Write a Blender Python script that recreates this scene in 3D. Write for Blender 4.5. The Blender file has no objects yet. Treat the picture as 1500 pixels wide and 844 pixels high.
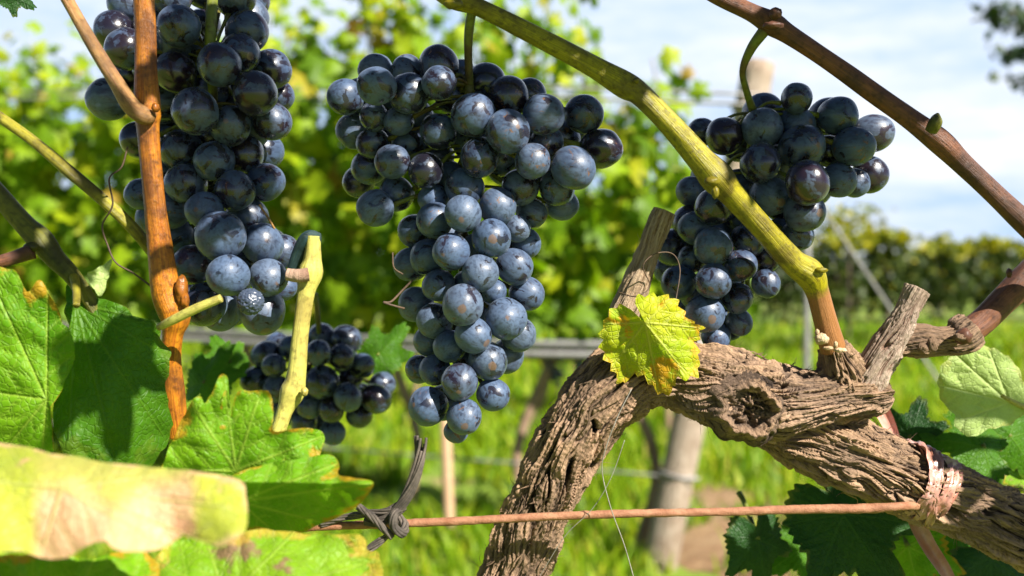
import bpy, bmesh, math, random
import numpy as np
from mathutils import Vector, Matrix, Euler
from math import radians, sin, cos, pi, atan, sqrt

random.seed(7)
RNG = np.random.default_rng(11)
scene = bpy.context.scene
COL = scene.collection

# ------------------------------------------------------------------ camera
F = 1440.0                      # focal length in photo pixels (photo is 1500 wide)
CAM_H = 0.90
PITCH = atan(22.0 / F)
cam_d = bpy.data.cameras.new("camera")
cam = bpy.data.objects.new("camera", cam_d)
COL.objects.link(cam)
cam_d.sensor_width = 36.0
cam_d.lens = 36.0 * F / 1500.0
cam_d.clip_start = 0.01
cam_d.clip_end = 3000.0
cam.location = (0, 0, CAM_H)
cam.rotation_euler = (pi / 2 - PITCH, 0, 0)
cam_d.dof.use_dof = True
cam_d.dof.focus_distance = 0.368
cam_d.dof.aperture_fstop = 8.6
cam_d.dof.aperture_blades = 7
scene.camera = cam
CM = np.array(Matrix.Translation((0, 0, CAM_H)) @ Euler((pi / 2 - PITCH, 0, 0)).to_matrix().to_4x4())

def P(px, py, d):
    """world point seen at photo pixel px,py at depth d metres"""
    v = CM @ np.array([(px - 750) / F * d, -(py - 422) / F * d, -d, 1.0])
    return v[:3]

# ------------------------------------------------------------------ light
SUN_EL, SUN_AZ = radians(39), radians(46)          # azimuth: to the right of straight behind the camera
S = np.array([sin(SUN_AZ) * cos(SUN_EL), -cos(SUN_AZ) * cos(SUN_EL), sin(SUN_EL)])
sun_d = bpy.data.lights.new("sun", 'SUN')
sun_d.energy = 5.0
sun_d.angle = radians(0.55)
sun_d.color = (1.0, 0.94, 0.84)
sun = bpy.data.objects.new("sun", sun_d)
COL.objects.link(sun)
sun.rotation_euler = Vector(-S).to_track_quat('-Z', 'Y').to_euler()
sun.location = (2, -3, 5)

world = bpy.data.worlds.new("World")
scene.world = world
world.use_nodes = True
wn, wl = world.node_tree.nodes, world.node_tree.links
wn.clear()
w_out = wn.new('ShaderNodeOutputWorld')
w_bg = wn.new('ShaderNodeBackground')
w_sky = wn.new('ShaderNodeTexSky')
w_sky.sky_type = 'NISHITA'
w_sky.sun_disc = False
w_sky.sun_elevation = SUN_EL
w_sky.sun_rotation = math.atan2(S[0], S[1])
w_sky.air_density = 0.35
w_sky.dust_density = 0.15
w_sky.ozone_density = 1.2
w_tc = wn.new('ShaderNodeTexCoord')
w_map = wn.new('ShaderNodeMapping')
w_map.inputs['Scale'].default_value = (1.6, 1.6, 7.0)
w_map.inputs['Rotation'].default_value = (0.25, 0.1, 0.6)
w_noise = wn.new('ShaderNodeTexNoise')
w_noise.inputs['Scale'].default_value = 1.6
w_noise.inputs['Detail'].default_value = 7
w_noise.inputs['Roughness'].default_value = 0.62
w_ramp = wn.new('ShaderNodeValToRGB')
w_ramp.color_ramp.elements[0].position = 0.37
w_ramp.color_ramp.elements[1].position = 0.64
w_mix = wn.new('ShaderNodeMixRGB')
w_cl = wn.new('ShaderNodeMixRGB')
w_cl.inputs['Color1'].default_value = (3.7, 5.4, 8.2, 1)
w_cl.inputs['Color2'].default_value = (8.2, 8.4, 8.7, 1)
wl.new(w_ramp.outputs['Color'], w_cl.inputs['Fac'])
wl.new(w_cl.outputs['Color'], w_mix.inputs['Color2'])
w_bg.inputs['Strength'].default_value = 0.05
wl.new(w_tc.outputs['Generated'], w_map.inputs['Vector'])
wl.new(w_map.outputs['Vector'], w_noise.inputs['Vector'])
wl.new(w_noise.outputs['Fac'], w_ramp.inputs['Fac'])
# the clouds stand over the far side of the vineyard only; behind the camera the sky is clear
w_sep = wn.new('ShaderNodeSeparateXYZ')
w_f1 = wn.new('ShaderNodeMapRange'); w_f1.interpolation_type = 'SMOOTHSTEP'
w_f1.inputs['From Min'].default_value = 0.25; w_f1.inputs['From Max'].default_value = 0.75
w_f2 = wn.new('ShaderNodeMapRange'); w_f2.interpolation_type = 'SMOOTHSTEP'
w_f2.inputs['From Min'].default_value = 0.80; w_f2.inputs['From Max'].default_value = 0.35
w_m1 = wn.new('ShaderNodeMath'); w_m1.operation = 'MULTIPLY'
w_m2 = wn.new('ShaderNodeMath'); w_m2.operation = 'MULTIPLY'
wl.new(w_tc.outputs['Generated'], w_sep.inputs[0])
wl.new(w_sep.outputs['Y'], w_f1.inputs['Value']); wl.new(w_sep.outputs['Z'], w_f2.inputs['Value'])
wl.new(w_f1.outputs[0], w_m1.inputs[0]); wl.new(w_f2.outputs[0], w_m1.inputs[1])
wl.new(w_m1.outputs[0], w_m2.inputs[0]); w_m2.inputs[1].default_value = 1.0
wl.new(w_m2.outputs[0], w_mix.inputs['Fac'])
wl.new(w_sky.outputs['Color'], w_mix.inputs['Color1'])
wl.new(w_mix.outputs['Color'], w_bg.inputs['Color'])
wl.new(w_bg.outputs['Background'], w_out.inputs['Surface'])

scene.view_settings.view_transform = 'Standard'
scene.view_settings.look = 'None'
scene.view_settings.gamma = 1.0
scene.view_settings.exposure = 1.42
scene.cycles.use_denoising = True
scene.cycles.max_bounces = 8
scene.cycles.transparent_max_bounces = 8
scene.cycles.sample_clamp_indirect = 6.0

# ------------------------------------------------------------------ numpy noise
_perm = RNG.permutation(256)
_perm = np.concatenate([_perm, _perm])
_g = RNG.normal(size=(256, 3)); _g /= np.linalg.norm(_g, axis=1)[:, None]

def perlin(p):
    p = np.asarray(p, float)
    i = np.floor(p).astype(int); f = p - i
    u = f * f * f * (f * (f * 6 - 15) + 10)
    i &= 255
    out = 0
    for dx in (0, 1):
        for dy in (0, 1):
            for dz in (0, 1):
                h = _perm[_perm[_perm[(i[..., 0] + dx) & 255] + ((i[..., 1] + dy) & 255)] + ((i[..., 2] + dz) & 255)]
                d = f - np.array([dx, dy, dz])
                w = (u[..., 0] if dx else 1 - u[..., 0]) * (u[..., 1] if dy else 1 - u[..., 1]) * (u[..., 2] if dz else 1 - u[..., 2])
                out = out + w * (_g[h] * d).sum(-1)
    return out * 1.5

def fbm(p, oct=3, gain=0.5):
    a, s, o = 1.0, 0.0, 0.0
    p = np.asarray(p, float)
    for k in range(oct):
        o = o + a * perlin(p * (2 ** k) + 17.3 * k); s += a; a *= gain
    return o / s

# ------------------------------------------------------------------ object helpers
def mesh_obj(name, verts, faces, mat, parent=None, attrs=None, smooth=True):
    me = bpy.data.meshes.new(name)
    me.from_pydata([tuple(v) for v in verts], [], [tuple(int(i) for i in f) for f in faces])
    if smooth:
        me.polygons.foreach_set('use_smooth', [True] * len(me.polygons))
    for k, a in (attrs or {}).items():
        at = me.attributes.new(k, 'FLOAT', 'POINT')
        at.data.foreach_set('value', np.asarray(a, dtype=np.float32))
    me.update()
    o = bpy.data.objects.new(name, me)
    COL.objects.link(o)
    for m in (mat if isinstance(mat, (list, tuple)) else [mat]):
        me.materials.append(m)
    if parent is not None:
        attach(o, parent)
    return o

def attach(o, parent):
    o.parent = parent
    o.matrix_parent_inverse = Matrix.Translation(-parent.location)

def tag(o, label, cat=None, group=None, kind=None):
    if label: o['label'] = label
    if cat: o['category'] = cat
    if group: o['group'] = group
    if kind: o['kind'] = kind
    return o

def thing(name, loc, label, cat, group=None):
    o = bpy.data.objects.new(name, None)
    COL.objects.link(o)
    o.location = tuple(loc)
    o.empty_display_size = 0.02
    return tag(o, label, cat, group)

def ring_attrs(ns, nt, cap=True):
    th = np.tile(np.arange(nt) / nt * 2 * pi, ns)
    z = [0.0, 0.0] if cap else []
    return dict(cx=np.append(np.cos(th), z), cy=np.append(np.sin(th), z))

class MB:
    """collects pieces into one mesh"""
    def __init__(self):
        self.v, self.f, self.n, self.at = [], [], 0, {}
    def add(self, v, f, **at):
        v = np.asarray(v, float)
        self.v.append(v)
        self.f += [tuple(int(i) + self.n for i in q) for q in f]
        for k in set(list(self.at) + list(at)):
            if k not in self.at: self.at[k] = [np.zeros(self.n)]
            self.at[k].append(np.broadcast_to(np.asarray(at.get(k, 0.0), float), (len(v),)))
        self.n += len(v)
    def build(self, name, mat, parent=None, smooth=True):
        return mesh_obj(name, np.concatenate(self.v), self.f, mat, parent, {k: np.concatenate(a) for k, a in self.at.items()}, smooth)

def catmull(pts, n):
    """resample rows of pts (any columns) to n rows along a Catmull-Rom spline"""
    p = np.asarray(pts, float)
    if len(p) == 2:
        t = np.linspace(0, 1, n)[:, None]
        return p[0] * (1 - t) + p[1] * t
    e = np.vstack([2 * p[0] - p[1], p, 2 * p[-1] - p[-2]])
    seg = np.linalg.norm(np.diff(p[:, :3], axis=0), axis=1)
    cum = np.concatenate([[0], np.cumsum(seg)]); 
    q = np.linspace(0, cum[-1], n)
    i = np.clip(np.searchsorted(cum, q, side='right') - 1, 0, len(seg) - 1)
    t = ((q - cum[i]) / np.maximum(seg[i], 1e-9))[:, None]
    a, b, c, d = e[i], e[i + 1], e[i + 2], e[i + 3]
    return 0.5 * ((2 * b) + (c - a) * t + (2 * a - 5 * b + 4 * c - d) * t ** 2 + (3 * b - a - 3 * c + d) * t ** 3)

def frames(c):
    t = np.gradient(c, axis=0)
    t /= np.linalg.norm(t, axis=1)[:, None] + 1e-12
    up = np.array([0, -1.0, 0.15])
    if abs(t[0] @ up) > 0.9: up = np.array([1.0, 0, 0])
    N = np.zeros_like(c); 
    n = up - t[0] * (up @ t[0]); n /= np.linalg.norm(n)
    for i in range(len(c)):
        n = n - t[i] * (n @ t[i]); n /= np.linalg.norm(n) + 1e-12
        N[i] = n
    return t, N, np.cross(t, N)

def px_path(pts):
    """[(px,py,depth,r_px)] -> [(x,y,z,r)]"""
    return [tuple(P(a, b, d)) + (r * d / F,) for a, b, d, r in pts]

def tube(path, ns, nt, disp=None, cap=True, round_end=False):
    """path rows x,y,z,r -> verts, faces, s(m), theta, cav ; disp(s, th, pos, r) returns radial offset (m) and cavity 0..1"""
    c = catmull(path, ns)
    cen, r = c[:, :3], np.maximum(c[:, 3], 1e-5)
    if round_end:
        k = max(3, ns // 30)
        for j in range(k):
            q = sqrt(max(0.0, 1 - (1 - (j + 0.15) / k) ** 2)); r[-1 - j] *= q
    t, N, B = frames(cen)
    s = np.concatenate([[0], np.cumsum(np.linalg.norm(np.diff(cen, axis=0), axis=1))])
    th = np.arange(nt) / nt * 2 * pi
    dirv = N[:, None, :] * np.cos(th)[None, :, None] + B[:, None, :] * np.sin(th)[None, :, None]
    SS, TT = np.meshgrid(s, th, indexing='ij')
    RR = np.repeat(r[:, None], nt, 1)
    cav = np.zeros_like(RR)
    if disp is not None:
        off, cav = disp(SS, TT, cen[:, None, :] + dirv * RR[..., None], RR)
        RR = np.maximum(RR + off, RR * 0.2)
    V = (cen[:, None, :] + dirv * RR[..., None]).reshape(-1, 3)
    i = np.arange(ns - 1)[:, None] * nt; j = np.arange(nt)[None, :]; j2 = (j + 1) % nt
    Fq = np.stack([i + j, i + j2, i + nt + j2, i + nt + j], -1).reshape(-1, 4).tolist()
    sv, cv = SS.ravel(), cav.ravel()
    if cap:
        V = np.vstack([V, cen[0], cen[-1]])
        a, b = ns * nt, ns * nt + 1
        Fq += [[a, (q + 1) % nt, q] for q in range(nt)]
        o = (ns - 1) * nt
        Fq += [[b, o + q, o + (q + 1) % nt] for q in range(nt)]
        sv = np.append(sv, [0, s[-1]]); cv = np.append(cv, [0, 0])
    return V, Fq, sv, cv

_ico = {}
def ico(sub):
    if sub not in _ico:
        bm = bmesh.new(); bmesh.ops.create_icosphere(bm, subdivisions=sub, radius=1)
        bm.verts.ensure_lookup_table()
        _ico[sub] = (np.array([v.co[:] for v in bm.verts]), [[v.index for v in f.verts] for f in bm.faces]); bm.free()
    return _ico[sub]

# ------------------------------------------------------------------ materials
def new_mat(name):
    m = bpy.data.materials.new(name); m.use_nodes = True
    nt = m.node_tree; nt.nodes.clear()
    out = nt.nodes.new('ShaderNodeOutputMaterial')
    return m, nt, out
def nd(nt, t, **kw):
    n = nt.nodes.new(t)
    for k, v in kw.items():
        if hasattr(n, k) and not k in n.inputs: setattr(n, k, v)
        else: n.inputs[k].default_value = v
    return n
def ln(nt, a, b): nt.links.new(a, b)
def ramp(nt, fac, stops, interp='LINEAR'):
    r = nt.nodes.new('ShaderNodeValToRGB'); cr = r.color_ramp; cr.interpolation = interp
    while len(cr.elements) < len(stops): cr.elements.new(0.5)
    for e, (p, c) in zip(cr.elements, stops):
        e.position = p; e.color = tuple(c) + (1,) if not np.isscalar(c) else (c, c, c, 1)
    ln(nt, fac, r.inputs['Fac'])
    return r.outputs['Color']
def mixc(nt, fac, a, b, mode='MIX'):
    m = nt.nodes.new('ShaderNodeMixRGB'); m.blend_type = mode
    for s, v in ((m.inputs['Fac'], fac), (m.inputs['Color1'], a), (m.inputs['Color2'], b)):
        if hasattr(v, 'links'): ln(nt, v, s)
        elif s.name == 'Fac': s.default_value = v
        else: s.default_value = (v, v, v, 1) if np.isscalar(v) else tuple(v) + (1,)
    return m.outputs['Color']
def math_(nt, op, a, b=0.0, clamp=False):
    m = nt.nodes.new('ShaderNodeMath'); m.operation = op; m.use_clamp = clamp
    for s, v in zip(m.inputs, (a, b)):
        if hasattr(v, 'links'): ln(nt, v, s)
        else: s.default_value = v
    return m.outputs[0]
def noise(nt, vec, scale, detail=3, rough=0.55, dist=0.0):
    n = nt.nodes.new('ShaderNodeTexNoise')
    n.inputs['Scale'].default_value = scale; n.inputs['Detail'].default_value = detail
    n.inputs['Roughness'].default_value = rough; n.inputs['Distortion'].default_value = dist
    if vec is not None: ln(nt, vec, n.inputs['Vector'])
    return n.outputs['Fac']
def attr(nt, name):
    a = nt.nodes.new('ShaderNodeAttribute'); a.attribute_name = name
    return a.outputs['Fac']
def coords(nt, kind='Object', scale=None):
    t = nt.nodes.new('ShaderNodeTexCoord')
    if scale is None: return t.outputs[kind]
    m = nt.nodes.new('ShaderNodeMapping'); m.inputs['Scale'].default_value = scale
    ln(nt, t.outputs[kind], m.inputs['Vector'])
    return m.outputs['Vector']
def bump(nt, h, strength, dist):
    b = nt.nodes.new('ShaderNodeBump'); b.inputs['Strength'].default_value = strength; b.inputs['Distance'].default_value = dist
    ln(nt, h, b.inputs['Height'])
    return b.outputs['Normal']

def mat_grape():
    m, nt, out = new_mat("grape_skin")
    tc = nt.nodes.new('ShaderNodeTexCoord'); oi = nt.nodes.new('ShaderNodeObjectInfo')
    rnd = oi.outputs['Random']
    off = nt.nodes.new('ShaderNodeVectorMath'); off.operation = 'SCALE'
    comb = nt.nodes.new('ShaderNodeCombineXYZ')
    ln(nt, rnd, comb.inputs[0]); ln(nt, math_(nt, 'FRACT', math_(nt, 'MULTIPLY', rnd, 7.31)), comb.inputs[1]); ln(nt, math_(nt, 'FRACT', math_(nt, 'MULTIPLY', rnd, 23.7)), comb.inputs[2])
    ln(nt, comb.outputs[0], off.inputs[0]); off.inputs['Scale'].default_value = 40
    add = nt.nodes.new('ShaderNodeVectorMath'); add.operation = 'ADD'
    ln(nt, tc.outputs['Object'], add.inputs[0]); ln(nt, off.outputs[0], add.inputs[1])
    v = add.outputs[0]
    sep = nt.nodes.new('ShaderNodeSeparateColor'); ln(nt, oi.outputs['Color'], sep.inputs[0])
    bloom_amt, red_amt, scar_amt = sep.outputs[0], sep.outputs[1], sep.outputs[2]
    big = noise(nt, v, 1.0, 3, 0.55, 0.6)
    fine = noise(nt, v, 5.5, 5, 0.65)
    speck = noise(nt, v, 22, 3, 0.6)
    # streaked wax: stretched along the berry
    mp = nt.nodes.new('ShaderNodeMapping'); mp.inputs['Scale'].default_value = (3.2, 3.2, 0.8); ln(nt, v, mp.inputs['Vector'])
    streak = noise(nt, mp.outputs['Vector'], 1.6, 4, 0.6, 0.8)
    x = math_(nt, 'ADD', math_(nt, 'MULTIPLY', big, 1.0), math_(nt, 'MULTIPLY', math_(nt, 'SUBTRACT', fine, 0.5), 0.30))
    x = math_(nt, 'ADD', x, math_(nt, 'MULTIPLY', math_(nt, 'SUBTRACT', bloom_amt, 0.5), 0.75))
    mask = ramp(nt, x, [(0.38, 0.0), (0.44, 0.55), (0.60, 0.88), (0.8, 1.0)])
    mask = mixc(nt, 1.0, mask, ramp(nt, streak, [(0.30, 0.30), (0.55, 1.0)]), 'MULTIPLY')
    mask = mixc(nt, 1.0, mask, ramp(nt, speck, [(0.25, 0.7), (0.40, 1.0)]), 'MULTIPLY')
    pt = noise(nt, v, 1.25, 2.5, 0.5, 0.9)
    patch = math_(nt, 'ADD', pt, math_(nt, 'MULTIPLY', math_(nt, 'SUBTRACT', math_(nt, 'FRACT', math_(nt, 'MULTIPLY', rnd, 51.3)), 0.5), 0.10))
    patch = math_(nt, 'SUBTRACT', patch, math_(nt, 'MULTIPLY', math_(nt, 'SUBTRACT', bloom_amt, 0.6), 0.10))
    mask = mixc(nt, 1.0, mask, ramp(nt, patch, [(0.565, 1.0), (0.60, 0.12)]), 'MULTIPLY')
    skin = mixc(nt, rnd, (0.005, 0.006, 0.012), (0.012, 0.006, 0.010))
    skin = mixc(nt, red_amt, skin, (0.085, 0.016, 0.035))
    bl = mixc(nt, math_(nt, 'FRACT', math_(nt, 'MULTIPLY', rnd, 13.7)), (0.056, 0.096, 0.182), (0.095, 0.132, 0.200))
    bl = mixc(nt, ramp(nt, fine, [(0.35, 0.0), (0.65, 0.5)]), bl, (0.038, 0.064, 0.122))
    col = mixc(nt, mask, skin, bl)
    # tan scar at the berry tip (local +Z) and scabs
    sx = nt.nodes.new('ShaderNodeSeparateXYZ'); ln(nt, tc.outputs['Object'], sx.inputs[0])
    tip = math_(nt, 'ADD', sx.outputs[2], math_(nt, 'MULTIPLY', math_(nt, 'SUBTRACT', fine, 0.5), 0.035))
    tipm = math_(nt, 'MULTIPLY', ramp(nt, tip, [(0.9945, 0.0), (0.998, 0.8)]), math_(nt, 'GREATER_THAN', math_(nt, 'FRACT', math_(nt, 'MULTIPLY', rnd, 37.7)), 0.5))
    col = mixc(nt, tipm, col, (0.12, 0.07, 0.045))
    sc = noise(nt, v, 2.1, 5, 0.7, 1.2)
    scm = math_(nt, 'MULTIPLY', ramp(nt, sc, [(0.60, 0.0), (0.65, 1.0)]), scar_amt)
    col = mixc(nt, scm, col, mixc(nt, speck, (0.05, 0.022, 0.012), (0.22, 0.11, 0.05)))
    bs = nd(nt, 'ShaderNodeBsdfPrincipled')
    ln(nt, col, bs.inputs['Base Color'])
    ln(nt, mixc(nt, mask, 0.24, 0.58), bs.inputs['Roughness'])
    ln(nt, mixc(nt, mask, 0.65, 0.07), bs.inputs['Coat Weight']); bs.inputs['Coat Roughness'].default_value = 0.2
    bs.inputs['Specular IOR Level'].default_value = 0.45
    bs.inputs['Sheen Weight'].default_value = 0.06
    bs.inputs['Sheen Tint'].default_value = (0.6, 0.75, 1, 1)
    h = math_(nt, 'ADD', math_(nt, 'MULTIPLY', fine, 0.6), math_(nt, 'MULTIPLY', speck, 0.3))
    ln(nt, bump(nt, h, 0.18, 0.0006), bs.inputs['Normal'])
    ln(nt, bs.outputs[0], out.inputs['Surface'])
    return m

def mat_bark(name, light, dark, tint, fscale=1.0):
    m, nt, out = new_mat(name)
    o = coords(nt)
    cav = attr(nt, 'cav'); 
    n1 = noise(nt, o, 45 * fscale, 5, 0.6)
    n2 = noise(nt, o, 320 * fscale, 5, 0.7)
    n3 = noise(nt, o, 16, 3, 0.5)
    fv = nt.nodes.new('ShaderNodeCombineXYZ')
    ln(nt, math_(nt, 'MULTIPLY', attr(nt, 'cx'), 9.0), fv.inputs[0]); ln(nt, math_(nt, 'MULTIPLY', attr(nt, 'cy'), 9.0), fv.inputs[1]); ln(nt, math_(nt, 'MULTIPLY', attr(nt, 's'), 95.0), fv.inputs[2])
    fb = noise(nt, fv.outputs[0], 1.0, 6, 0.66, 0.9); fb2 = noise(nt, fv.outputs[0], 3.1, 4, 0.6, 0.5)
    x = math_(nt, 'ADD', cav, math_(nt, 'MULTIPLY', math_(nt, 'SUBTRACT', n2, 0.5), 0.35))
    x = math_(nt, 'ADD', x, math_(nt, 'MULTIPLY', math_(nt, 'SUBTRACT', fb, 0.5), 1.5))
    x = math_(nt, 'ADD', x, math_(nt, 'MULTIPLY', math_(nt, 'SUBTRACT', fb2, 0.5), 0.7))
    col = mixc(nt, ramp(nt, x, [(0.28, 0.0), (0.48, 0.55), (0.80, 1.0)]), dark, light)
    col = mixc(nt, ramp(nt, n1, [(0.42, 0.0), (0.68, 0.75)]), col, tint)
    col = mixc(nt, ramp(nt, n3, [(0.45, 0.0), (0.7, 0.45)]), col, tuple(0.55 * c for c in light))
    bs = nd(nt, 'ShaderNodeBsdfPrincipled', Roughness=0.85)
    bs.inputs['Specular IOR Level'].default_value = 0.25
    ln(nt, col, bs.inputs['Base Color'])
    ln(nt, bump(nt, math_(nt, 'ADD', math_(nt, 'MULTIPLY', n2, .5), math_(nt, 'ADD', math_(nt, 'MULTIPLY', fb, 1.6), math_(nt, 'MULTIPLY', fb2, .8))), 0.9, 0.0016), bs.inputs['Normal'])
    ln(nt, bs.outputs[0], out.inputs['Surface'])
    return m

def mat_cane(name, c1, c2, c3, rough=0.45, tail=None, tail_at=None, stretch=(260, 260, 260)):
    """woody shoot: attribute cav carries the groove, s the length along the shoot"""
    m, nt, out = new_mat(name)
    o = coords(nt)
    s = attr(nt, 's'); cav = attr(nt, 'cav')
    n1 = noise(nt, o, 60, 4, 0.6, 0.5); n2 = noise(nt, o, 420, 4, 0.65)
    th = attr(nt, 'th')
    cx = nt.nodes.new('ShaderNodeCombineXYZ'); ln(nt, math_(nt, 'MULTIPLY', th, 9.0), cx.inputs[0]); ln(nt, math_(nt, 'MULTIPLY', s, 22.0), cx.inputs[1])
    st = noise(nt, cx.outputs[0], 2.2, 4, 0.6, 0.4)
    col = mixc(nt, ramp(nt, st, [(0.36, 0.0), (0.64, 1.0)]), c1, c2)
    col = mixc(nt, ramp(nt, n1, [(0.46, 0.0), (0.64, 0.8)]), col, c3)
    col = mixc(nt, ramp(nt, n2, [(0.50, 0.0), (0.68, 0.65)]), col, tuple(0.4 * c for c in c3))
    st2 = noise(nt, cx.outputs[0], 9.0, 4, 0.7, 0.6)
    col = mixc(nt, ramp(nt, st2, [(0.50, 0.0), (0.66, 0.6)]), col, c3)
    col = mixc(nt, math_(nt, 'MULTIPLY', cav, 0.8), col, tuple(0.5 * c for c in c3))
    if tail is not None:
        e = math_(nt, 'ADD', s, math_(nt, 'MULTIPLY', math_(nt, 'SUBTRACT', n1, 0.5), 0.006))
        d = math_(nt, 'MULTIPLY', math_(nt, 'SUBTRACT', e, tail_at), 250, True)
        col = mixc(nt, d, col, mixc(nt, st, tail, tuple(0.55 * c for c in tail)))
    bs = nd(nt, 'ShaderNodeBsdfPrincipled', Roughness=rough)
    bs.inputs['Specular IOR Level'].default_value = 0.3
    ln(nt, col, bs.inputs['Base Color'])
    rb = noise(nt, cx.outputs[0], 7.0, 3, 0.6)
    ln(nt, bump(nt, math_(nt, 'ADD', math_(nt, 'MULTIPLY', n2, .7), math_(nt, 'ADD', math_(nt, 'MULTIPLY', st, 1.2), rb)), 0.5, 0.0008), bs.inputs['Normal'])
    ln(nt, bs.outputs[0], out.inputs['Surface'])
    return m

def mat_leaf(name, g1, g2, vein, edge, blotch=None, edge_amt=0.6, blotch_at=0.62, trans=0.42, rough=0.5, scale=1.0, tr_col=None):
    m, nt, out = new_mat(name)
    o = coords(nt)
    v = attr(nt, 'vein'); e = attr(nt, 'edge'); tone = attr(nt, 'tone')
    n1 = noise(nt, o, 38 * scale, 4, 0.6, 0.3); n2 = noise(nt, o, 230 * scale, 4, 0.65); n3 = noise(nt, o, 70 * scale, 5, 0.65, 0.4)
    col = mixc(nt, ramp(nt, n1, [(0.35, 0.0), (0.68, 1.0)]), g1, g2)
    col = mixc(nt, ramp(nt, n2, [(0.5, 0.0), (0.8, 0.35)]), col, tuple(0.45 * c for c in g1))
    vo = nt.nodes.new('ShaderNodeTexVoronoi'); vo.feature = 'DISTANCE_TO_EDGE'; vo.inputs['Scale'].default_value = 420; ln(nt, o, vo.inputs['Vector'])
    net = ramp(nt, vo.outputs['Distance'], [(0.0, 1.0), (0.10, 0.0)])
    col = mixc(nt, math_(nt, 'MULTIPLY', net, 0.28), col, vein)
    col = mixc(nt, tone, col, edge)
    if blotch is not None:
        col = mixc(nt, ramp(nt, n3, [(blotch_at, 0.0), (blotch_at + 0.06, 0.85)]), col, blotch)
    ee = math_(nt, 'ADD', e, math_(nt, 'MULTIPLY', math_(nt, 'SUBTRACT', n3, 0.5), 0.9))
    col = mixc(nt, math_(nt, 'MULTIPLY', ramp(nt, ee, [(0.93, 0.0), (1.10, 1.0)]), edge_amt), col, edge)
    col = mixc(nt, math_(nt, 'MULTIPLY', v, 0.62), col, vein)
    bs = nd(nt, 'ShaderNodeBsdfPrincipled', Roughness=rough)
    ln(nt, col, bs.inputs['Base Color'])
    bs.inputs['Specular IOR Level'].default_value = 0.28
    ln(nt, bump(nt, math_(nt, 'ADD', math_(nt, 'ADD', n2, math_(nt, 'MULTIPLY', net, -0.5)), math_(nt, 'MULTIPLY', v, -1.4)), 0.6, 0.0008), bs.inputs['Normal'])
    tr = nd(nt, 'ShaderNodeBsdfTranslucent')
    ln(nt, mixc(nt, 1.0, col, tr_col or (1.15, 1.15, 0.35), 'MULTIPLY'), tr.inputs['Color'])
    mx = nd(nt, 'ShaderNodeMixShader'); mx.inputs[0].default_value = trans
    ln(nt, bs.outputs[0], mx.inputs[1]); ln(nt, tr.outputs[0], mx.inputs[2])
    ln(nt, mx.outputs[0], out.inputs['Surface'])
    return m

def mat_foliage(name, stops, trans=0.45, rough=0.5):
    """many small leaves in one crown: one tone per leaf"""
    m, nt, out = new_mat(name)
    g = nt.nodes.new('ShaderNodeNewGeometry')
    col = ramp(nt, g.outputs['Random Per Island'], stops)
    n2 = noise(nt, coords(nt), 60, 3, 0.6)
    col = mixc(nt, ramp(nt, n2, [(0.4, 0.0), (0.7, 0.4)]), col, (0.05, 0.09, 0.01))
    bs = nd(nt, 'ShaderNodeBsdfPrincipled', Roughness=rough)
    ln(nt, col, bs.inputs['Base Color'])
    tr = nd(nt, 'ShaderNodeBsdfTranslucent')
    ln(nt, mixc(nt, 1.0, col, (1.1, 1.15, 0.3), 'MULTIPLY'), tr.inputs['Color'])
    bs.inputs['Specular IOR Level'].default_value = 0.3
    mx = nd(nt, 'ShaderNodeMixShader'); mx.inputs[0].default_value = trans
    ln(nt, bs.outputs[0], mx.inputs[1]); ln(nt, tr.outputs[0], mx.inputs[2])
    ln(nt, mx.outputs[0], out.inputs['Surface'])
    return m

def mat_plain(name, c1, c2, scale=40, rough=0.6, metallic=0.0, bump_s=0.3, bump_d=0.001, ramp_lo=0.35, ramp_hi=0.65):
    m, nt, out = new_mat(name)
    o = coords(nt)
    n1 = noise(nt, o, scale, 5, 0.65, 0.3); n2 = noise(nt, o, scale * 7, 4, 0.65)
    col = mixc(nt, ramp(nt, n1, [(ramp_lo, 0.0), (ramp_hi, 1.0)]), c1, c2)
    col = mixc(nt, ramp(nt, n2, [(0.5, 0.0), (0.75, 0.5)]), col, tuple(0.4 * c for c in c1))
    bs = nd(nt, 'ShaderNodeBsdfPrincipled', Roughness=rough, Metallic=metallic)
    ln(nt, col, bs.inputs['Base Color'])
    ln(nt, bump(nt, n2, bump_s, bump_d), bs.inputs['Normal'])
    ln(nt, bs.outputs[0], out.inputs['Surface'])
    return m

M_GRAPE = mat_grape()
M_BARK = mat_bark("vine_bark", (0.40, 0.255, 0.155), (0.012, 0.007, 0.005), (0.27, 0.185, 0.13))
M_SPUR = mat_bark("spur_wood", (0.60, 0.46, 0.36), (0.16, 0.075, 0.045), (0.46, 0.33, 0.24), 1.4)
M_STUB = mat_bark("old_stub_wood", (0.64, 0.48, 0.33), (0.20, 0.11, 0.055), (0.50, 0.34, 0.20), 1.4)
M_YCANE = mat_cane("yellow_green_cane", (0.36, 0.31, 0.006), (0.22, 0.20, 0.006), (0.09, 0.065, 0.010), 0.42, (0.34, 0.15, 0.05), 0.1935)
M_BROWN = mat_cane("brown_cane", (0.21, 0.080, 0.035), (0.12, 0.048, 0.028), (0.06, 0.028, 0.02), 0.5)
M_ORANGE = mat_cane("orange_cane", (0.58, 0.22, 0.012), (0.36, 0.105, 0.010), (0.085, 0.028, 0.008), 0.36)
M_TANCANE = mat_cane("tan_cane", (0.36, 0.22, 0.07), (0.30, 0.13, 0.05), (0.14, 0.07, 0.03), 0.45)
M_OLIVE = mat_cane("olive_cane", (0.16, 0.15, 0.012), (0.09, 0.10, 0.012), (0.04, 0.035, 0.01), 0.42)
M_GREENCANE = mat_cane("green_cane", (0.36, 0.31, 0.02), (0.22, 0.21, 0.02), (0.09, 0.07, 0.015), 0.42)
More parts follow.
